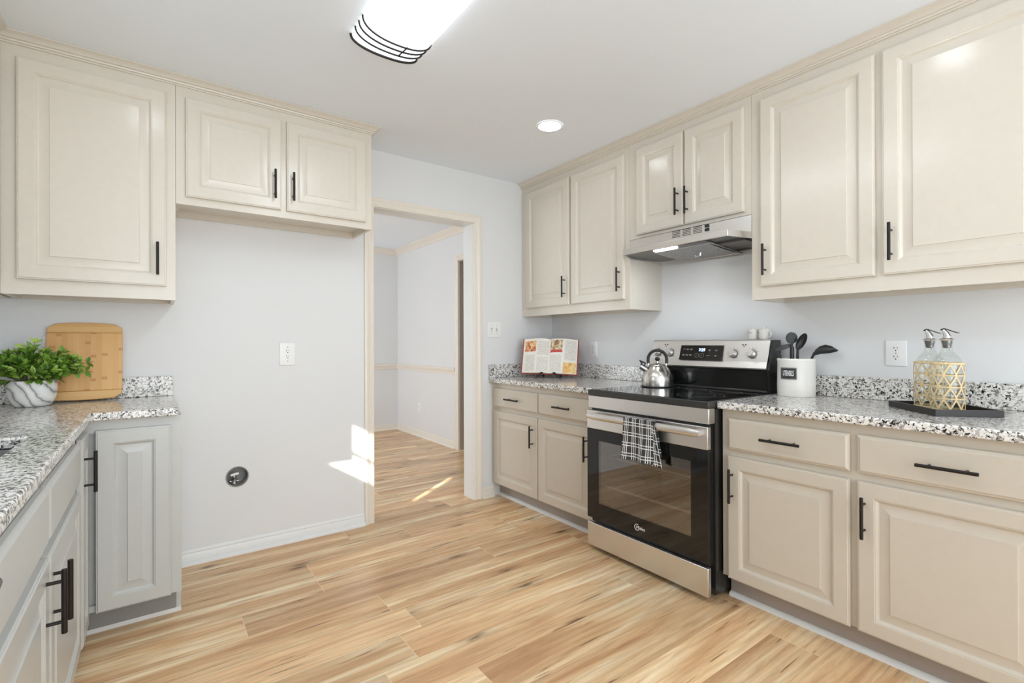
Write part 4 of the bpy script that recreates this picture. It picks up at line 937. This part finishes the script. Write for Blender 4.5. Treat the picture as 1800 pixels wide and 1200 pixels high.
b = B(); hd = [P_(1421, 630), P_(1424, 620), P_(1431, 613.5), P_(1439, 610.8), P_(1448, 613), P_(1458, 620.5), P_(1456, 622.5), P_(1446, 625.5), P_(1432, 627), P_(1425, 629)]
b.loft([[(hd[4][0] * 0.5 + x * 0.5, y - 0.020, hd[4][2] * 0.5 + z * 0.5 - 0.006) for x, y, z in hd], [(x, y - 0.010, z) for x, y, z in hd], [(x, y + 0.012, z) for x, y, z in hd], [(hd[4][0] * 0.5 + x * 0.5, y + 0.020, hd[4][2] * 0.5 + z * 0.5 - 0.006) for x, y, z in hd]])
obj('head', b, 'black_plastic', t_, VF, smooth=60)
obj('handle', B().tube([P_(1424, 624), P_(1419.5, 634), (0.056, -0.004, 0.02)], [0.0075, 0.0062, 0.0055], 10), 'black_plastic', t_, VF, smooth=50)

# black tray and two oil bottles
TM_ = T((-0.272, -2.612, ZT_)) @ Matrix.Rotation(R(44), 4, 'Z')
ta, tb_ = 0.145, 0.108
b = B(); b.box(-ta, -tb_, 0.0, ta, tb_, 0.005)
for q in ((-ta, -tb_, -ta + 0.009, tb_), (ta - 0.009, -tb_, ta, tb_), (-ta + 0.009, -tb_, ta - 0.009, -tb_ + 0.009), (-ta + 0.009, tb_ - 0.009, ta - 0.009, tb_)): b.box(q[0], q[1], 0.005, q[2], q[3], 0.0245)
tag(obj('tray', b, 'tray', None, TM_, smooth=0), 'black rectangular tray under the two oil bottles, turned cornerwise on the granite', 'tray')
def bottle(x, y, label):
    Mx = view_frame(x, y, ZT_ + 0.0055); root = thing('oil_bottle', label, 'bottle', Mx, 'oil bottles on the tray')
    b = B(); b.lathe([(0.040, 0.001), (0.0455, 0.004), (0.0465, 0.02), (0.0465, 0.168), (0.0455, 0.182), (0.042, 0.196), (0.034, 0.209), (0.024, 0.219), (0.0185, 0.228), (0.0170, 0.240), (0.0168, 0.258), (0.0195, 0.260), (0.0198, 0.267), (0.0178, 0.269)], seg=40, cap1=False)
    obj('glass', b, 'clear_glass', root, Mx, smooth=60)
    b = B(); rs = 0.0492
    def hoop(z, w, r_): b.loft([[(q * math.cos(2 * math.pi * k / 48), q * math.sin(2 * math.pi * k / 48), zz) for k in range(49)][:48] for q, zz in ((r_, z), (r_ + 0.0026, z + w * 0.2), (r_ + 0.0026, z + w * 0.8), (r_, z + w), (r_ - 0.0012, z + w * 0.5))] , True, False, False)
    zs = [0.0015, 0.046, 0.090, 0.134, 0.178]
    for k, z in enumerate(zs): hoop(z, 0.0085 if k in (0, 4) else 0.006, rs)
    nx = 9
    for k in range(4):
        z0, z1 = zs[k] + 0.004, zs[k + 1] + 0.003
        for j in range(nx):
            for s_ in (-1, 1):
                a0 = 2 * math.pi * (j + 0.5 * (k % 2)) / nx; a1 = a0 + s_ * 2 * math.pi / nx * 0.62
                rings = []
                for q in range(6):
                    f = q / 5; a = a0 - s_ * 0.06 + (a1 - a0) * f; z = z0 + (z1 - z0) * f; w = 0.055; r_ = rs + 0.0008 + (0.0008 if s_ > 0 else 0)
                    rings.append([((r_ + e) * math.cos(a + d_), (r_ + e) * math.sin(a + d_), z) for d_, e in ((-w, 0), (w, 0), (w, 0.0014), (-w, 0.0014))])
                b.loft(rings)
    obj('raffia_sleeve', b, 'raffia', root, Mx, smooth=40)
    obj('stopper', B().lathe([(0.010, 0.240), (0.0125, 0.243), (0.0135, 0.252), (0.0160, 0.262), (0.0165, 0.2695)], seg=24).tube([(0.007, 0, 0.232), (0.007, 0, 0.242)], 0.0018, 8), 'under_steel', root, Mx)
    po = obj('pourer', B().lathe([(0.0225, 0.270), (0.0235, 0.273), (0.021, 0.2765), (0.0135, 0.279), (0.0125, 0.285)], seg=28).tube([(0.002, 0, 0.283), (-0.003, 0, 0.298), (-0.010, 0, 0.310)], [0.0125, 0.0095, 0.006], 14), 'chrome', root, Mx, smooth=50)
    obj('flip_lid', B().prism([(-0.020, 0.309), (-0.017, 0.314), (-0.008, 0.3175), (0.030, 0.3005), (0.036, 0.2995), (0.0355, 0.297), (0.028, 0.2975), (-0.008, 0.3135), (-0.016, 0.3075)], 'y', -0.006, 0.006), 'black_plastic', po, Mx)
bottle(-0.283, -2.631, 'front one of two raffia-wrapped glass oil bottles, nearer the black tray corner')
bottle(-0.206, -2.561, 'rear one of two raffia-wrapped glass oil bottles, partly hidden by the other')

# potted plant
PX, PY = -3.1645, -0.178
pt = thing('potted_plant', 'bushy green plant in a small grey veined marble pot on the left counter', 'plant', T((PX, PY, ZT_)))
PM = T((PX, PY, ZT_))
b = B(); b.lathe([(0.050, 0.0), (0.058, 0.003), (0.070, 0.018), (0.078, 0.042), (0.0815, 0.075), (0.082, 0.112), (0.0795, 0.114), (0.077, 0.110), (0.076, 0.080), (0.0, 0.078)], seg=48, cap1=False)
obj('pot', b, 'marble', pt, PM, smooth=50)
obj('soil', B().lathe([(0.0758, 0.092), (0.05, 0.097), (0.0, 0.099)], seg=24, cap0=False, cap1=False), 'soil', pt, PM)
rnd = random.Random(5); bs = B(); bl = B()
def leaf(b, p, d, up, L, W):
    d = d.normalized(); s_ = d.cross(up).normalized(); n_ = s_.cross(d).normalized()
    q = lambda f, w, h: p + d * L * f + s_ * W * w + n_ * L * h
    v = [b.bm.verts.new(x) for x in (q(0, 0, 0), q(0.28, 0.44, 0.07), q(0.62, 0.42, 0.08), q(1, 0, -0.04), q(0.62, -0.42, 0.08), q(0.28, -0.44, 0.07), q(0.3, 0, 0.0), q(0.65, 0, 0.01))]
    for f in ((0, 1, 6), (1, 2, 7, 6), (2, 3, 7), (3, 4, 7), (4, 5, 6, 7), (5, 0, 6)): b.bm.faces.new([v[i] for i in f])
for k in range(74):
    th = rnd.uniform(0, 2 * math.pi); q = math.sqrt(rnd.random()); el = 1.0 - q * 0.92
    reach = rnd.uniform(0.78, 1.0)
    tipv = Vector((math.cos(th) * 0.185 * q * reach, math.sin(th) * 0.115 * q * reach, 0.115 + 0.135 * (1 - q * q * 0.80) * rnd.uniform(0.75, 1.02)))
    if k >= 62: tipv = Vector((rnd.uniform(0.09, 0.165), rnd.uniform(-0.07, 0.0), rnd.uniform(0.13, 0.215)))
    if k in (0, 1): tipv = Vector(((0.010, -0.02)[k], -0.02, (0.275, 0.255)[k]))
    if k in (2, 3, 4): tipv = Vector(((0.185, 0.180, 0.10)[k - 2], -0.045, (0.185, 0.145, 0.235)[k - 2]))
    if PY + tipv.y > -0.130: tipv.y = -0.130 - PY
    p0 = Vector((math.cos(th) * 0.045 * q, math.sin(th) * 0.045 * q, 0.095)); mid = p0.lerp(tipv, 0.5) + Vector((0, 0, 0.03))
    pts = [p0 * (1 - f) ** 2 + mid * 2 * f * (1 - f) + tipv * f * f for f in [i / 7 for i in range(8)]]
    bs.tube(pts, 0.0012, 5)
    for i in range(2, 8):
        d = (pts[i] - pts[i - 1]).normalized(); a = rnd.uniform(0, math.pi)
        for s_ in (0, math.pi):
            w = d.orthogonal().normalized(); w = Matrix.Rotation(a + s_ + i * 1.5, 3, d) @ w
            leaf(bl, pts[i], d * 0.55 + w * 0.9 + Vector((0, 0, 0.25)), Vector((rnd.uniform(-0.4, 0.4), rnd.uniform(-1.0, -0.3), 0.8)), rnd.uniform(0.028, 0.041), rnd.uniform(0.016, 0.022))
    leaf(bl, pts[-1], d, Vector((0.2, -0.2, 1)), 0.03, 0.015)
for k in range(26):     # leaves drooping over the rim
    th = rnd.uniform(math.pi * 0.98, 2.02 * math.pi); p0 = Vector((math.cos(th) * 0.080, math.sin(th) * 0.080, 0.118))
    leaf(bl, p0, Vector((math.cos(th), math.sin(th), rnd.uniform(-1.2, 0.1))), Vector((0, 0, 1)), rnd.uniform(0.028, 0.040), 0.017)
obj('stems', bs, 'stem', pt, PM); obj('foliage', bl, 'leaf', pt, PM, smooth=60)

# bamboo cutting board leaning on the back wall
BW2, BL_ = 0.1375, 0.374
CB = T((-2.999, -0.068, ZT_ + 0.0035)) @ Matrix.Rotation(R(-9.6), 4, 'X')
cb = thing('cutting_board', 'bamboo cutting board leaning against the wall beside the plant', 'cutting board', CB)
def arc_edge(z0, bulge, sgn, rad=0.020, n=10):
    pts = []
    for k in range(n + 1):
        x = -BW2 + 2 * BW2 * k / n; e = max(0.0, abs(x) - (BW2 - rad)); dz = rad - math.sqrt(max(0, rad * rad - e * e))
        pts.append((x, z0 + sgn * (bulge * (1 - (x / BW2) ** 2) - dz * 0.8)))
    return pts
zz0, zz1 = 0.044, BL_ - 0.050
obj('board', B().prism([(-BW2 - 0.002, zz0), (BW2 + 0.002, zz0), (BW2 + 0.002, zz1), (-BW2 - 0.002, zz1)], 'y', -0.018, 0.0), 'bamboo', cb, CB, bevel=0.003)
pb = arc_edge(0.008, 0.008, -1); obj('end_strip', B().prism(pb + [(BW2 + 0.002, zz0 - 0.0003), (-BW2 - 0.002, zz0 - 0.0003)], 'y', -0.018, 0.0), 'bamboo_end', cb, CB, bevel=0.003)
pt_ = arc_edge(BL_ - 0.010, 0.010, 1); obj('end_strip', B().prism([(-BW2 - 0.002, zz1 + 0.0003), (BW2 + 0.002, zz1 + 0.0003)] + pt_[::-1], 'y', -0.018, 0.0), 'bamboo_end', cb, CB, bevel=0.003)
